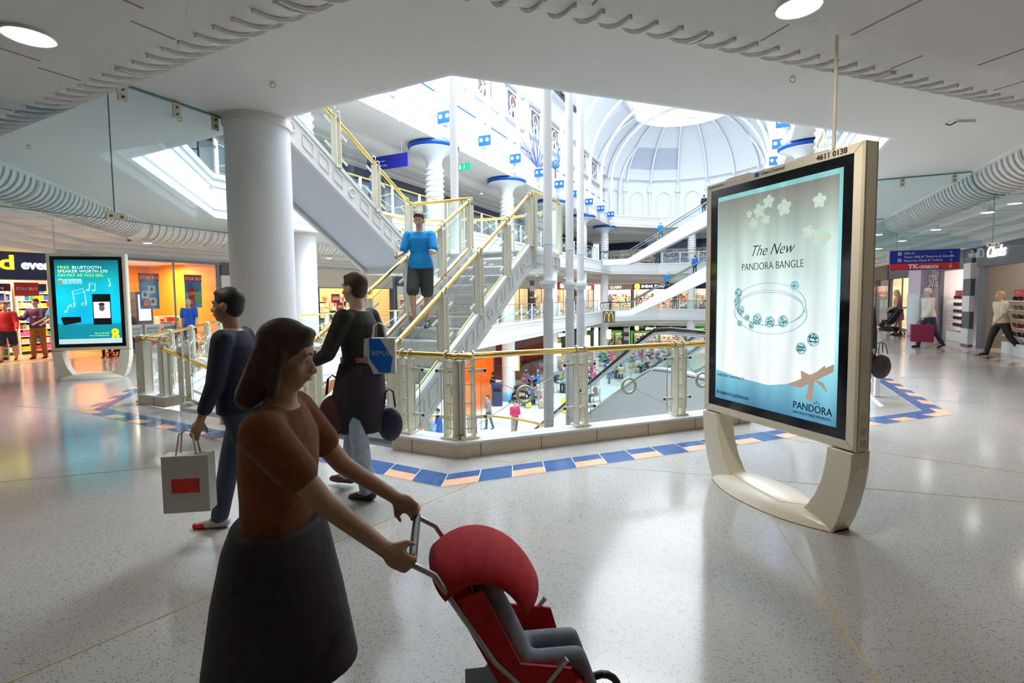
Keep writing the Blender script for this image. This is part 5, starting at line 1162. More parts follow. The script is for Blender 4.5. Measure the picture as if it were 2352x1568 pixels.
# ---------------------------------------------------------------- people
SK=[mk('skin_%d'%i,c,.5) for i,c in enumerate(((.55,.33,.23),(.62,.4,.3),(.42,.23,.14),(.2,.1,.06)))]
HAIR={k:mottled('hair_'+k,c,tuple(x*1.5 for x in c),25,.55) for k,c in dict(brown=(.05,.025,.012),dark=(.012,.009,.008),blond=(.42,.27,.1),grey=(.4,.38,.36),white=(.62,.6,.57),red=(.2,.06,.02)).items()}
def cloth(name,c,rough=.8): return mottled('cloth_'+name,c,tuple(min(1,x*1.25+.004) for x in c),30,rough)
SHOE=mk('shoe_black',(.015,.013,.013),.4);EYEW=mk('eye_white',(.75,.73,.7),.3);EYED=mk('eye_dark',(.03,.02,.015),.2);LIP=mk('lips',(.42,.15,.13),.5)
def person(label,loc,rz,h=1.7,skin=0,hair='brown',hlen=0,top=None,sleeve=.35,bottom=None,bl=1.,skirt=None,legs=((5,5),(-5,5)),arms=((5,10,10),(5,10,10)),lean=0,seat=False,shoes=SHOE,detail=False,vox=None,build_=1.,group=None,zoff=0,head=(0,0),beard=False,belt=None,grip=False,cat='person'):
    """legs: (hip forward, knee bend) right,left ; arms: (forward, out, elbow) right,left. faces local +Y"""
    T=thing('person',label,cat,loc,rz,group,True);k=h/1.75;B=build_;V3=Vector
    vox=vox or (.0085 if detail else .02)
    def sag(a): return V3((0,sin(R(a)),-cos(R(a))))
    TH,SHN=.43*k,.43*k
    # legs first, with the pelvis at the origin, then everything is lifted so the lower foot stands at 0
    J={}
    low=1e9
    for i,sx in((0,1),(1,-1)):
        a,b=legs[i];hip=V3((.09*k*sx*B,0,0));kn=hip+sag(a)*TH+V3((.008*sx,0,0));an=kn+sag(a-b)*SHN;J[i]=(hip,kn,an);low=min(low,an.z)
    zp=-low+.075*k
    if seat: zp=.47
    zp+=zoff
    P=V3((0,0,zp));tl=R(lean)
    def up(d,x=0,y=0): return P+V3((x,sin(tl)*d*k+cos(tl)*y,cos(tl)*d*k-sin(tl)*y))
    waist,chest,neck=up(.18),up(.38),up(.545);sho=[up(.475,.175*k*B),up(.475,-.175*k*B)]
    hc=up(.70,0,.02)
    A=[]
    for i,sx in((0,1),(1,-1)):
        fwd,out,el=arms[i];d=V3((sx*sin(R(out)),sin(R(fwd))*cos(R(out)),-cos(R(fwd))*cos(R(out))))
        e=sho[i]+d*.29*k;f2=fwd+el;d2=V3((sx*sin(R(out*.4)),sin(R(f2))*cos(R(out*.4)),-cos(R(f2))*cos(R(out*.4))));w=e+d2*.25*k;A.append((sho[i],e,w,d2))
    # body: one surface, joined by voxel remesh
    mb=MB()
    hr=Matrix.Rotation(R(head[0]),3,'Z')@Matrix.Rotation(R(-head[1]),3,'X')
    def hp(x,y,z): return hc+hr@V3((x*k,y*k,z*k))
    mb.ell(hp(0,-.012,.025),.074*k,.092*k,.092*k,rot=hr);mb.ell(hp(0,.022,-.045),.056*k,.062*k,.07*k,rot=hr);mb.ell(hp(0,.045,-.088),.032*k,.03*k,.026*k)
    mb.cap2(neck-V3((0,0,.03)),.056*k,hp(0,-.01,-.06),.05*k)
    if detail:
        mb.cap2(hp(0,.08,.0),.008*k,hp(0,.098,-.034),.012*k);mb.ell(hp(.014,.092,-.036),.009*k,.01*k,.008*k);mb.ell(hp(-.014,.092,-.036),.009*k,.01*k,.008*k)
        mb.cap2(hp(.045,.07,.022),.011*k,hp(-.045,.07,.022),.011*k)
        for sx in(-1,1): mb.ell(hp(.077*sx,-.01,-.01),.011*k,.022*k,.033*k);mb.ell(hp(.042*sx,.05,-.03),.022*k,.02*k,.022*k)
        mb.ell(hp(0,.078,-.065),.022*k,.012*k,.01*k)
    else:
        mb.ell(hp(0,.09,-.02),.014*k,.018*k,.022*k)
        for sx in(-1,1): mb.ell(hp(.075*sx,-.01,-.01),.012*k,.02*k,.03*k)
    q=k*B;mb.sleeve([(up(-.05),.13*q,.1*q),(up(.03),.165*q,.115*q),(up(.1),.15*q,.108*q),(up(.2),.128*q,.098*q),(up(.32),.15*q,.112*q),(up(.42),.165*q,.11*q),(up(.49),.13*q,.08*q),(up(.53),.07*q,.06*q)],tilt=tl);mb.cap2(sho[0],.05*q,sho[1],.05*q)
    for i,sx in((0,1),(1,-1)):
        s,e,w,d2=A[i];mb.cap2(s,.052*k*B,e,.038*k*B);mb.cap2(e,.038*k*B,w,.027*k)
        side=V3((sx,0,0)); nrm=d2.cross(side).normalized();sd=nrm.cross(d2).normalized()*(-1 if nrm.cross(d2).dot(side)>0 else 1)
        inn=-side*1.0
        palm=w+d2*.05*k
        mb.ell(palm,.02*k,.04*k,.045*k,rot=Matrix((side,nrm,d2)).transposed()) if detail else mb.cap2(w,.025*k,w+d2*.1*k,.028*k)
        if detail:
            mb.cap2(w,.026*k,palm,.026*k)
            for j,(o,L) in enumerate(((-.027,.062),(-.009,.072),(.009,.068),(.026,.054))):
                b0=w+d2*.082*k+nrm*o*k;curl=(.75 if grip else .3)
                b1=b0+(d2*cos(curl*.7)+inn*sin(curl*.7)).normalized()*L*.45*k;b2=b1+(d2*cos(curl*2)+inn*sin(curl*2)).normalized()*L*.33*k;b3=b2+(d2*cos(curl*3.2)+inn*sin(curl*3.2)).normalized()*L*.25*k
                mb.cap2(b0,.0095*k,b1,.009*k,n=8);mb.cap2(b1,.009*k,b2,.0085*k,n=8);mb.cap2(b2,.0085*k,b3,.0075*k,n=8)
            t0=w+d2*.02*k-nrm*.025*k;t1=t0+(d2*.6-nrm*.6+inn*.3).normalized()*.042*k;t2=t1+(d2*.85-nrm*.1+inn*.5).normalized()*.03*k;mb.cap2(t0,.013*k,t1,.0115*k,n=8);mb.cap2(t1,.0115*k,t2,.009*k,n=8)
    L3=[]
    for i in(0,1):
        hip,kn,an=[P+x for x in J[i]];L3.append((hip,kn,an));mb.cap2(hip,.088*k*B,kn,.052*k*B);mid=kn.lerp(an,.3);mb.cap2(kn,.05*k,mid,.05*k*B);mb.cap2(mid,.05*k*B,an,.033*k);mb.cap2(an,.034*k,an+V3((0,.06,-.035))*k,.03*k)
    
    sm=('SMOOTH',dict(factor=.5,iterations=3 if detail else 2))
    def rem(m,name,mat,v=None,par=None,its=None): return m.build(name,mat,par or T,mods=[('REMESH',dict(mode='VOXEL',voxel_size=v or vox,use_smooth_shade=True)),('SMOOTH',dict(factor=.5,iterations=its or (4 if detail else 2)))])
    rem(mb,'body',SK[skin])
    if detail:
        for sx in(-1,1):
            mb=MB();mb.ell(hp(.031*sx,.063,.002),.0125*k,.011*k,.009*k);o=mb.build('eye',EYEW,T);mb=MB();mb.ell(hp(.031*sx,.0735,.001),.006*k,.003*k,.006*k);mb.build('iris',EYED,o)
            mb=MB();mb.tube([hp(.015*sx,.083,.022),hp(.032*sx,.080,.03),hp(.048*sx,.070,.024)],[.003*k,.004*k,.002*k],6);mb.build('eyebrow',HAIR.get(hair,HAIR['brown']),T)
        mb=MB();mb.tube([hp(-.022,.083,-.066),hp(0,.091,-.063),hp(.022,.083,-.066)],[.002*k,.005*k,.002*k],6);mb.build('lips',LIP,T)
    if hair:
        mb=MB();mb.ell(hp(0,-.022,.04),.083*k,.098*k,.092*k,rot=hr);mb.ell(hp(0,-.05,-.0),.078*k,.062*k,.085*k)
        if detail: mb.ell(hp(0,.035,.085),.055*k,.045*k,.028*k)
        if hlen:
            for x in(-.045,0,.045): mb.cap2(hp(x,-.06,0),.045*k,hp(x*1.2,-.085,-.12-hlen*.6),.042*k);mb.cap2(hp(x*1.2,-.085,-.12-hlen*.6),.042*k,hp(x,-.08,-.12-hlen),.02*k)
            for sx in(-1,1): mb.cap2(hp(.075*sx,-.01,.02),.025*k,hp(.085*sx,.0,-.1-hlen*.3),.022*k)
        rem(mb,'hair',HAIR[hair],max(vox,.01))
    if top:
        mb=MB();e_=.016*k
        q=k*B;f_=.008*k if skirt else .03*k;mb.sleeve([(up(-.03),.17*q+f_,.122*q+f_),(up(.05),.165*q+f_,.118*q+f_),(up(.12),.15*q+f_,.11*q+f_),(up(.2),.132*q+e_*1.3,.1*q+e_*1.3),(up(.32),.15*q+e_,.114*q+e_),(up(.42),.165*q+e_,.11*q+e_),(up(.49),.13*q+e_,.08*q+e_),(up(.52),.085*q+e_,.068*q+e_)],tilt=tl);mb.cap2(sho[0],.05*q+e_*.8,sho[1],.05*q+e_*.8)
        for i in(0,1):
            s,e,w,d2=A[i]
            if sleeve>.5: mb.cap2(s,.055*k*B+e_,e,.042*k*B+e_);q=e.lerp(w,min(1,(sleeve-.5)*2));mb.cap2(e,.042*k*B+e_,q,.03*k+e_)
            elif sleeve>0: q=s.lerp(e,sleeve*1.9);mb.cap2(s,.058*k*B+e_,q,.05*k*B+e_)
        rem(mb,'top',top)
    if bottom:
        mb=MB();e_=.014*k;q=k*B;mb.sleeve([(up(-.1),.13*q,.09*q),(up(-.04),.165*q+e_*.6,.115*q+e_*.6),(up(.03),.165*q+e_*.6,.117*q+e_*.6),(up(.13),.145*q+e_*.7,.106*q+e_*.7)],tilt=tl)
        for i in(0,1):
            hip,kn,an=L3[i]
            if bl>.55: mb.cap2(hip,.09*k*B+e_,kn,.058*k*B+e_);q=kn.lerp(an,min(.97,(bl-.5)*2));mb.cap2(kn,.058*k+e_,q,.046*k+e_)
            else: q=hip.lerp(kn,bl*1.8);mb.cap2(hip,.092*k*B+e_*1.3,q,.078*k*B+e_*1.6)
        rem(mb,'trousers' if bl>.55 else 'shorts',bottom)
    if skirt:
        m,ln,wd=skirt;mb=MB()
        mid=(L3[0][1]+L3[1][1])/2;pts=[up(.14),up(.0)];dn=(mid-P)*ln;
        q=k*B;st_=abs(L3[0][1].y-L3[1][1].y)/2;mb.sleeve([(up(.125),.152*q+.028,.112*q+.03),(up(.04),.175*q+.035,.126*q+.042),(P+dn*.35,.19*q+.025,.135*q+.04+st_*.35*ln),(P+dn,.2*k*wd+.01,.14*k*wd+.03+st_*ln)],28);rem(mb,'skirt',m)
    if belt: mb=MB();mb.tube([up(.13),up(.17)],.148*k*B,24);mb.build('belt',belt,T)
    for i in(0,1):
        hip,kn,an=L3[i];a,b=legs[i];pitch=R(max(0,-(a-b))*.7) if not seat else 0;fwd=V3((0,cos(pitch),-sin(pitch)));dn=V3((0,-sin(pitch),-cos(pitch)))
        if not seat and zoff==0 and an.z>.12*k: pass
        mb=MB();ac=an+dn*.02*k
        mb.cap2(ac-fwd*.035*k+dn*.02*k,.036*k,ac+fwd*.08*k+dn*.022*k,.036*k);mb.cap2(ac+fwd*.08*k+dn*.025*k,.036*k,ac+fwd*.155*k+dn*.032*k,.026*k)
        if shoes is not SHOE or not detail: mb.cap2(ac,.042*k,ac-dn*.04*k,.04*k)
        o_=rem(mb,'shoe',shoes,max(vox,.008))
        if shoes.name=='trainer_grey': mb=MB();mb.cap2(ac+fwd*.1*k+dn*.03*k,.034*k,ac+fwd*.162*k+dn*.036*k,.026*k);mb.build('red_toe',RED,o_)
    T['_hands']=[list(A[0][2]+A[0][3]*.09*k),list(A[1][2]+A[1][3]*.09*k)]
    return T
def hand_world(T,i):
    v=Vector(T['_hands'][i]);a=T.rotation_euler.z;return Vector(T.location)+Vector((v.x*cos(a)-v.y*sin(a),v.x*sin(a)+v.y*cos(a),v.z))
def carrier(label,top,w,d,h,col,rz=0,handle=.2,name='shopping_bag',group=None,print_=None,soft=False):
    """bag hanging from the point top"""
    t=Vector(top);T=thing(name,label,'bag',(t.x,t.y,t.z-handle-h),rz,group,True);mb=MB()
    if soft: mb.ell((0,0,h*.45),w/2,d/2,h*.5);mb.cap2((-w*.2,0,h*.7),d*.4,(w*.2,0,h*.7),d*.4)
    else: mb.prism([(-w/2,-d/2,0),(w/2,-d/2,0),(w/2,d/2,0),(-w/2,d/2,0)],(0,0,h))
    o=mb.build('sack',col,T)
    for s in(-1,1): mb=MB();y=s*d*.3;mb.tube([(-w*.22,y,h-.01),(-w*.15,y*.6,h+handle*.8),(0,0,h+handle),(w*.15,y*.6,h+handle*.8),(w*.22,y,h-.01)],.006,6);mb.build('handle',col,T)
    if print_: print_(T,w,d,h)
    return T
# --- walkers near the camera
navy_t=cloth('navy',(.012,.014,.035));
PA=person('person in dark navy top and jeans walking left with a pale carrier bag',(-1.84,3.36,0),R(97),1.70,2,'dark',0,navy_t,.85,cloth('dark_denim',(.035,.045,.075)),1.,None,((18,6),(-16,22)),((-10,8,12),(8,8,14)),4,shoes=mk('trainer_grey',(.55,.52,.52),.5),detail=True)
hb=hand_world(PA,1)
def prA(T,w,d,h):
    mb=MB();mb.box(-w*.3,w*.3,-d/2-.002,-d/2,h*.35,h*.6);mb.build('red_print',RED,T);mb=MB();mb.box(-w*.3,w*.3,d/2,d/2+.002,h*.35,h*.6);mb.build('red_print',RED,T)
carrier('pale grey carrier bag with a red print held by the walker in navy at left',hb+Vector((-.05,.0,.03)),.27,.1,.36,mk('carrier_pale',(.6,.58,.54),.5),R(8),.16,print_=prA)
PB=person('woman in rust-brown top and dark skirt pushing the red pushchair, nearest to the camera',(-.74,1.52,0),R(-82),1.54,0,'brown',.06,cloth('rust',(.2,.06,.02)),.30,cloth('dark_leggings',(.02,.012,.012)),1.,(cloth('striped_dark',(.035,.028,.035)),1.0,.92),((14,14),(-14,14)),((39,5,10),(35,5,18)),3,shoes=mk('boot_dark',(.02,.012,.01),.5),detail=True,grip=True,head=(0,14))
PC=person('woman in black-brown top, dark tunic and pale jeans walking past the stairs with bags',(-1.22,4.0,0),R(72),1.80,1,'brown',0,cloth('black_brown',(.016,.011,.008)),.72,cloth('pale_jeans',(.33,.4,.48)),1.,(cloth('dark_plum',(.015,.008,.018)),1.0,.74),((20,10),(-4,5)),((-16,10,24),(20,14,42)),2,shoes=mk('flat_brown',(.05,.02,.018),.5),detail=True,belt=cloth('rose_belt',(.3,.14,.15)),grip=True)
h0,h1=hand_world(PC,0),hand_world(PC,1)
def prR(T,w,d,h):
    mb=MB();mb.prism([(-w*.28,-d/2-.002,h*.995),(w*.05,-d/2-.002,h*.995),(w*.42,-d/2-.002,h*.45),(w*.35,-d/2-.002,.01),(w*.02,-d/2-.002,.01),(-w*.28,-d/2-.002,h*.42)],(0,.002,0));o=mb.build('blue_print',mk('bag_blue',(.0,.13,.6),.4),T);text('REPUBLIC',.052,(-w*.22,-d/2-.004,h*.52),RZ,PAPER,T,'bag_name',extrude=.001,offset=-.0008,sx=.95)
carrier('white carrier bag with large blue shape and silver letters, held up beside the stair kerb',(-1.05,3.94,1.40),.25,.09,.28,mk('bag_white',(.62,.62,.6),.5),R(6),.12,print_=prR)
carrier('maroon fabric bag swinging at the side of the woman in black',(-1.40,3.86,1.0),.22,.1,.3,mk('bag_maroon',(.08,.015,.02),.7),R(10),.14,soft=True)
carrier('dark navy bag at knee height by the woman in black',(-1.0,4.02,.86),.2,.1,.28,mk('bag_navy',(.015,.015,.04),.6),R(10),.14,soft=True)
PM=person('man in bright blue polo shirt and dark shorts walking down the stairs',(W(2.13,-1.88)).to_tuple()[:2]+(LV/30*7+.0,),R(178),1.72,0,'brown',0,cloth('bright_blue',(.0,.22,.55)),.42,cloth('dark_olive',(.035,.04,.035)),.5,None,((22,34),(4,3)),((14,14,62),(20,12,66)),3,detail=True,head=(0,18),shoes=mk('sneaker_navy',(.02,.03,.07),.5))
# --- pushchairs
def pushchair(loc,rz,label,col,frame=DKST,s=1.,group=None,wheel=RUBBER,occupant=False):
    T=thing('pushchair',label,'pushchair',loc,rz,group,True)
    def V_(x,y,z): return (x*s,y*s,z*s)
    for x in(-.2,.2):
        mb=MB();mb.tube([V_(x,-.5,1.03),V_(x,-.42,.98),V_(x,-.2,.62),V_(x,.05,.35),V_(x,.35,.12)],.012*s,8);mb.tube([V_(x,-.38,.1),V_(x,-.05,.45),V_(x,.08,.6)],.011*s,8);mb.build('side_frame',frame,T)
    mb=MB();mb.tube([V_(-.2,-.5,1.03),V_(.2,-.5,1.03)],.017*s,10);mb.build('handle',RUBBER,T);mb=MB();mb.tube([V_(-.2,-.38,.1),V_(.2,-.38,.1)],.01*s,8);mb.tube([V_(-.2,.35,.12),V_(.2,.35,.12)],.01*s,8);mb.build('axle',frame,T)
    for x in(-.23,.23):
        for y in(-.38,.36):
            mb=MB();c=Vector(V_(x,y,.085));mb.tube([c+Vector((0,.085*s*cos(2*PI*k/16),.085*s*sin(2*PI*k/16))) for k in range(16)],.018*s,7,closed=True);o=mb.build('wheel',wheel,T);mb=MB();mb.tube([c-Vector((.02*s,0,0)),c+Vector((.02*s,0,0))],.03*s,10);mb.build('hub',frame,o)
    mb=MB();w=.19
    for a,b in(((-.34,.88),(-.12,.44)),((-.12,.44),(.16,.42)),((.16,.42),(.24,.2))):
        mb.bar(V_(0,a[0],a[1]),V_(0,b[0],b[1]),2*w*s,.04*s,0,up=(0,.3,1))
    for x in(-w,w): mb.prism([V_(x,-.34,.88),V_(x,-.12,.42),V_(x,.14,.42),V_(x,.1,.56),V_(x,-.1,.6),V_(x,-.24,.9)],(.012*s,0,0))
    mb.build('seat_fabric',col,T)
    mb=MB();n=18;m=12;vs=[]
    for i in range(m+1):
        a=R(100)-R(105)*i/m
        for k in range(n+1):
            b=PI*k/n;r=.32;vs.append(V_(-.215*cos(b),-.24-0.02+r*(sin(b)*.35+.65)*cos(a+R(30))*.9,.70+r*(sin(b)*.25+.75)*sin(a+R(30))))
    mb.add(vs,[(i*(n+1)+k,i*(n+1)+k+1,(i+1)*(n+1)+k+1,(i+1)*(n+1)+k) for i in range(m) for k in range(n)],0,True)
    mb.build('hood',col,T,mods=[('SOLIDIFY',dict(thickness=.012))])
    mb=MB();mb.box(-.17*s,.17*s,-.3*s,.08*s,.16*s,.32*s);mb.build('basket',mk('basket_black',(.02,.02,.022),.8),T)
    if occupant:
        mb=MB();mb.cap2(V_(0,-.12,.52),.09*s,V_(0,-.2,.72),.08*s);mb.ell(V_(0,-.2,.84),.075*s,.08*s,.09*s)
        for x in(-.06,.06): mb.cap2(V_(x,-.06,.5),.045*s,V_(x,.16,.5),.04*s);mb.cap2(V_(x,.16,.5),.04*s,V_(x,.24,.3),.03*s)
        mb.build('seated_child',cloth('grey_blue',(.2,.24,.3)),T,mods=[('REMESH',dict(mode='VOXEL',voxel_size=.015,use_smooth_shade=True))])
    return T
hq=(hand_world(PB,0)+hand_world(PB,1))/2;hs=(hq.z-.015)/1.03
pushchair((hq.x+.5*hs*sin(R(82))+.015,hq.y+.5*hs*cos(R(82)),0),R(-82),'red fabric pushchair pushed by the nearest woman, bottom centre of the photo',cloth('bright_red',(.5,.012,.02)),STEEL,hs,occupant=True)
# --- walkers on both side aisles
pr=cloth
person('woman with long blond hair in a belted pale patterned dress beside a dark pushchair',(14.2,18.4,0),R(60),1.66,1,'blond',.22,pr('patterned_pink',(.5,.27,.2)),.2,None,1,(pr('patterned_pink',(.5,.27,.2)),.8,1.1),((4,4),(-4,4)),((10,8,50),(10,8,50)),4,belt=CHARC,head=(0,15))
pushchair((13.75,18.3,0),R(30),'black and red pushchair in front of the woman in the patterned dress',pr('black',(.02,.02,.022)))
PW=person('elderly white-haired man in pale cardigan and navy trousers carrying a maroon bag',(11.84,14.2,0),R(82),1.72,1,'white',0,pr('pale_cardigan',(.6,.57,.55)),1.,pr('navy2',(.02,.03,.08)),1.,None,((16,6),(-14,16)),((-10,8,15),(16,8,20)),4,build_=1.06)
carrier('maroon shopping bag in the hand of the elderly man in the pale cardigan',hand_world(PW,1),.5,.2,.48,mk('bag_wine',(.22,.01,.05),.6),R(-30),.15)
person('man in cream shirt and black trousers striding by the shoe shop at the right edge',(12.05,12.3,0),R(75),1.62,1,'blond',0,pr('cream_shirt',(.6,.56,.42)),.4,pr('black',(.02,.02,.022)),1.,None,((20,8),(-20,18)),((-12,8,15),(14,8,25)),4,build_=1.05)
PH=person('person in dark top and blue jeans mostly hidden behind the near advertising board',(4.93,7.18,0),R(-40),1.68,0,'dark',.1,pr('black',(.02,.02,.022)),1.,pr('blue_denim',(.05,.12,.28)),1.,None,((10,6),(-10,12)),((0,8,10),(0,8,10)),3)
carrier('black and brown handbag hanging low beside the person behind the advertising board',(5.33,7.2,.88),.3,.16,.36,mk('bag_black_brown',(.03,.022,.018),.5),0,.16,soft=True,name='handbag')
person('boy in bright red jacket and dark shorts at the discount shop entrance',(-13.3,13.15,0),R(215),1.62,0,'brown',0,pr('red_jacket',(.5,.015,.02)),1.,pr('dark_navy',(.015,.02,.04)),.52,None,((22,14),(-18,10)),((10,12,40),(12,12,40)),6)
person('youth in plum jumper and mustard trousers by the discount shop shelves',(-13.05,13.75,0),R(190),1.66,1,'brown',0,pr('plum',(.07,.02,.07)),1.,pr('mustard',(.3,.13,.02)),1.,None,((6,4),(-4,4)),((30,10,70),(30,10,70)),2,head=(0,10))
person('man in light blue t-shirt and dark jeans half hidden by the far advertising board',(-12.15,13.35,0),R(150),1.74,1,'dark',0,pr('light_blue',(.05,.33,.6)),.4,pr('black_denim',(.02,.022,.03)),1.,None,((4,4),(-4,4)),((20,10,40),(20,10,40)),2,shoes=mk('trainer_white',(.7,.7,.68),.5))
pushchair((-10.8,14.0,0),R(-70),'dark pushchair with red wheels behind the feet of the far advertising board',pr('black',(.02,.02,.022)),DKST,.95,wheel=mk('wheel_red',(.5,.02,.02),.4))
person('small child in dark trousers standing by the red-wheeled pushchair',(-11.2,13.75,0),R(180),1.05,1,'brown',0,pr('black',(.02,.02,.022)),1.,pr('black',(.02,.02,.022)),1.,None,((4,3),(-5,3)))
person('person in bright blue t-shirt in front of the orange shop window',(-9.6,14.9,0),R(200),1.6,1,'blond',0,pr('royal_blue',(.01,.1,.55)),.4,pr('dark_denim',(.035,.045,.075)),1.,None,((12,8),(-12,12)),((-10,8,20),(14,8,30)),4)
person('woman with long dark hair and red top leaning by the left railing',(-9.2,16.1,0),R(200),1.66,0,'dark',.15,pr('coral_red',(.5,.05,.06)),.4,pr('black',(.02,.02,.022)),1.,None,((5,4),(-5,4)),((20,8,60),(20,8,60)),2)
person('dark-skinned man in pink patterned shirt beside the left railing',(-8.95,16.9,0),R(190),1.74,3,'dark',0,pr('pink_shirt',(.6,.08,.2)),.5,pr('dark_denim',(.035,.045,.075)),1.,None,((5,4),(-5,4)),((20,8,50),(20,8,50)),2)
person('person in blue top walking on the upper gallery beside the hanging blue sign',tuple(W(12.2,-11.3,LV)),R(120),1.7,1,'blond',0,pr('royal_blue',(.01,.1,.55)),.9,pr('dark_denim',(.035,.045,.075)),1.,None,((12,8),(-12,12)))
person('person in white top at the far gallery rail before the stationery shop',tuple(W(50.3,-10.9,0)),R(200),1.66,1,'white',0,pr('white_top',(.7,.7,.7)),.4,pr('dark_denim',(.035,.045,.075)),1.,None)
person('person in dark coat leaning at the left gallery rail beyond the stairs',tuple(W(27.5,-10.7,0)),R(-20),1.7,0,'dark',0,pr('black',(.02,.02,.022)),1.,pr('blue_denim',(.05,.12,.28)),1.,None)
# riders on the far escalators
for k,(tt,z,tn,lab) in enumerate(((-4.6,LV,pr('bright_blue',(.0,.22,.55)),'person in bright blue top riding low on the upper far escalator'),(-.9,LV,pr('dark_navy',(.015,.02,.04)),'person in navy riding high on the upper far escalator'),(-.2,LV,pr('plum',(.07,.02,.07)),'second figure close behind the navy rider on the upper far escalator'),(-4.0,0,pr('bright_blue',(.0,.22,.55)),'person in blue riding the lower far escalator'),(-1.6,0,pr('royal_blue',(.01,.1,.55)),'rider half way up the lower far escalator'))):
    zz=z+max(0,(tt+7.4))*math.tan(R(30));p=W(43.6,tt,zz-.02);person(lab,tuple(p),R(-25),1.7,1,('blond','dark','red','white','dark')[k],0,tn,.9,pr('dark_denim',(.035,.045,.075)),1.,None,vox=.03)
# --- food court crowd
cols=[('white',(.7,.7,.7)),('black',(.02,.02,.022)),('pink',(.65,.06,.3)),('purple',(.2,.08,.4)),('pale blue',(.3,.5,.7)),('navy',(.015,.02,.05)),('red',(.55,.02,.04)),('cream',(.6,.55,.42)),('bright blue',(.01,.15,.6)),('green',(.05,.3,.15)),('grey',(.25,.25,.27)),('brown',(.15,.08,.05))]
hn=[('brown','brown'),('dark','dark'),('blond','blond'),('grey','grey'),('white','white'),('red','auburn')];used={}
q=random.Random(21)
for j,(c,rz,i,k) in enumerate(seats):
    if q.random()<.36: continue
    cn,cc=cols[(j*5+i)%12];hk,hnm=hn[q.randrange(6)];s_,t_=tabs[i];wh=where(s_,t_);ln=.12 if q.random()<.4 else 0
    lb='%s-haired diner in %s top at the %s'%(hnm,cn,TL[i]);used[lb]=used.get(lb,0)+1
    person(lb,tuple(c),rz,1.66,q.choice((0,1,1,2)),hk,ln,pr('diner_'+cn.replace(' ','_'),cc),q.choice((.4,.9)),pr('diner_dark',(.03,.035,.06)) if q.random()<.6 else pr('diner_denim',(.08,.16,.3)),1.,None,((86,84),(84,86)),((28,10,58),(32,10,50)),8,seat=True,vox=.028,group='diners in the food court')
for lab,s,t,rz,tc,bc,hk in (('man in white shirt with dark backpack straps standing in the food court by the escalator',31.5,-6.3,200,(.7,.7,.7),(.08,.16,.3),'brown'),('blurred walker in grey-brown jumper crossing the white floor of the food court',17.0,-8.6,120,(.3,.25,.25),(.08,.1,.14),'brown'),('woman in white vest and red skirt standing at a table with long fair hair',27.3,-7.6,100,(.72,.7,.68),(.5,.02,.08),'blond'),('person in red top low by the curved lower rail',16.3,-6.9,200,(.55,.02,.1),(.03,.03,.05),'dark'),('person in pale pink top stepping off the near escalator',19.9,-6.7,160,(.65,.35,.42),(.3,.3,.35),'white'),('bald man in blue striped shirt below the lower rail',14.4,-8.0,150,(.06,.15,.45),(.03,.03,.05),'grey'),('dark clad woman standing by the column near the orange cafe',23.4,-11.6,60,(.04,.03,.04),(.12,.04,.12),'dark'),('person in black ordering at the orange cafe counter',23.5,-14.6,110,(.02,.02,.02),(.02,.02,.02),'dark'),('person in blue beyond the lower landing',13.6,-9.2,110,(.01,.08,.5),(.01,.08,.4),'dark'),('two-tone dressed person serving behind the pizza counter',34.2,-14.6,-20,(.1,.2,.6),(.02,.02,.02),'blond')):
    person(lab,tuple(W(s,t,-LV)),R(rz),1.7,1,hk,.12 if 'long' in lab else 0,mk('c%d'%int(s*10),tc,.8),.6,mk('d%d'%int(s*10),bc,.8),1.,None,((10,8),(-8,10)),((10,8,30),(12,8,30)),4,vox=.025)
pushchair(tuple(W(23.0,-9.9,-LV)),R(150),'black pushchair parked between diners and the blue-ringed column in the food court',pr('black',(.02,.02,.022)))
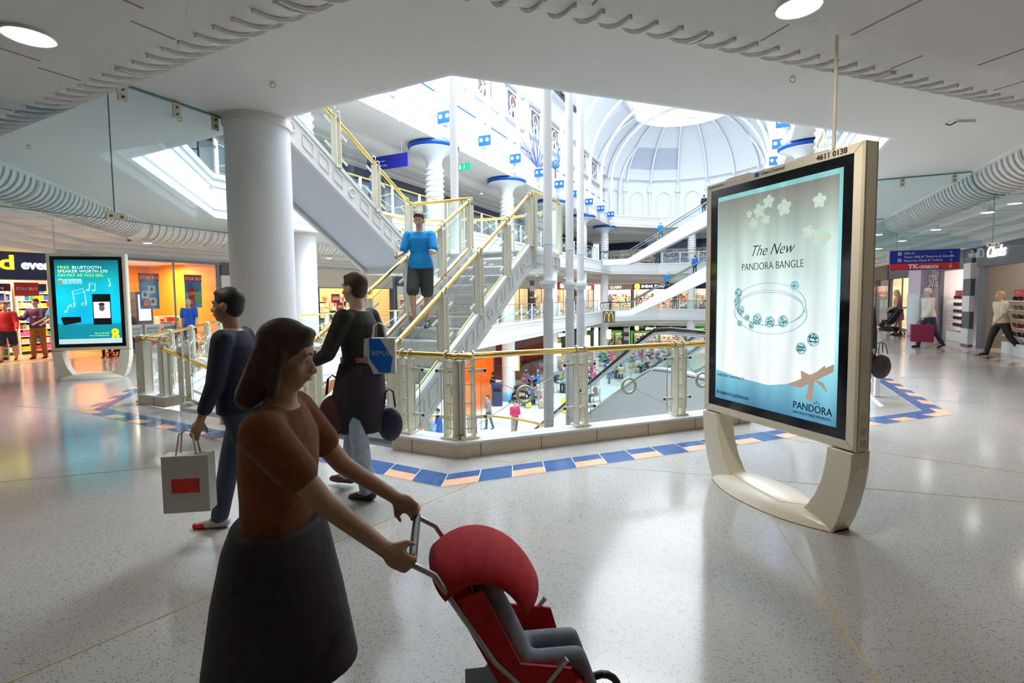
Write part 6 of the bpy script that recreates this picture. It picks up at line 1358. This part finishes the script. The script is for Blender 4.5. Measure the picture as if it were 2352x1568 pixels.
carrier('yellow carrier bag on the food court floor under a table',W(21.9,-8.6,-LV+.5),.4,.2,.36,YEL,.4,.1,soft=True);carrier('tan handbag on the food court floor beside the yellow bag',W(22.1,-7.9,-LV+.42),.36,.2,.3,mk('bag_tan',(.5,.33,.2),.6),.2,.1,soft=True,name='handbag')
for o in bpy.data.objects:
    if '_hands' in o: del o['_hands']
SHY=1;WORLD=1.;EXPO=.42
# daylight falling through the roof lights
zl=13.2+6.2*sin(R(58))
for k,pw in enumerate((5000,2900,1400,900)): area('daylight',W(1+11*k+5.5-1.5,VC,zl),8,10.5,pw,(.86,.93,1),(0,0,ANG-PI/2))
area('daylight',W(47,VC,zl+.1),6,6,260,(.86,.93,1))
# ---------------------------------------------------------------- camera, light
cd=bpy.data.cameras.new('camera');cam=bpy.data.objects.new('camera',cd);COL.objects.link(cam)
cd.sensor_width=36;cd.lens=1149.53/2352*36;cd.shift_y=-35.606/2352*SHY;cd.clip_end=300
p_,r_=.0610,-.0101
F=Vector((0,cos(p_),-sin(p_)));U0=Vector((0,sin(p_),cos(p_)));R0=Vector((1,0,0))
Rv=R0*cos(r_)+U0*sin(r_);Uv=U0*cos(r_)-R0*sin(r_)
M=Matrix((Rv,Uv,-F)).transposed().to_4x4();M.translation=Vector((0,0,1.604));cam.matrix_world=M
SC.camera=cam
w=bpy.data.worlds.new('World');SC.world=w;w.use_nodes=True
bg=w.node_tree.nodes['Background'];bg.inputs[0].default_value=(.86,.92,1,1);bg.inputs[1].default_value=WORLD
SC.view_settings.view_transform='Standard';SC.view_settings.look='None';SC.view_settings.gamma=1;SC.view_settings.exposure=EXPO
SC.view_settings.use_curve_mapping=False
cy=SC.cycles;cy.max_bounces=5;cy.diffuse_bounces=3;cy.glossy_bounces=3;cy.transparent_max_bounces=20;cy.transmission_bounces=2
cy.caustics_reflective=False;cy.caustics_refractive=False;cy.use_denoising=True;cy.sample_clamp_indirect=4;cy.sample_clamp_direct=0
cy.use_adaptive_sampling=True;cy.adaptive_threshold=.1;cy.adaptive_min_samples=12
for o in bpy.data.objects:
    if '_local' in o: del o['_local']
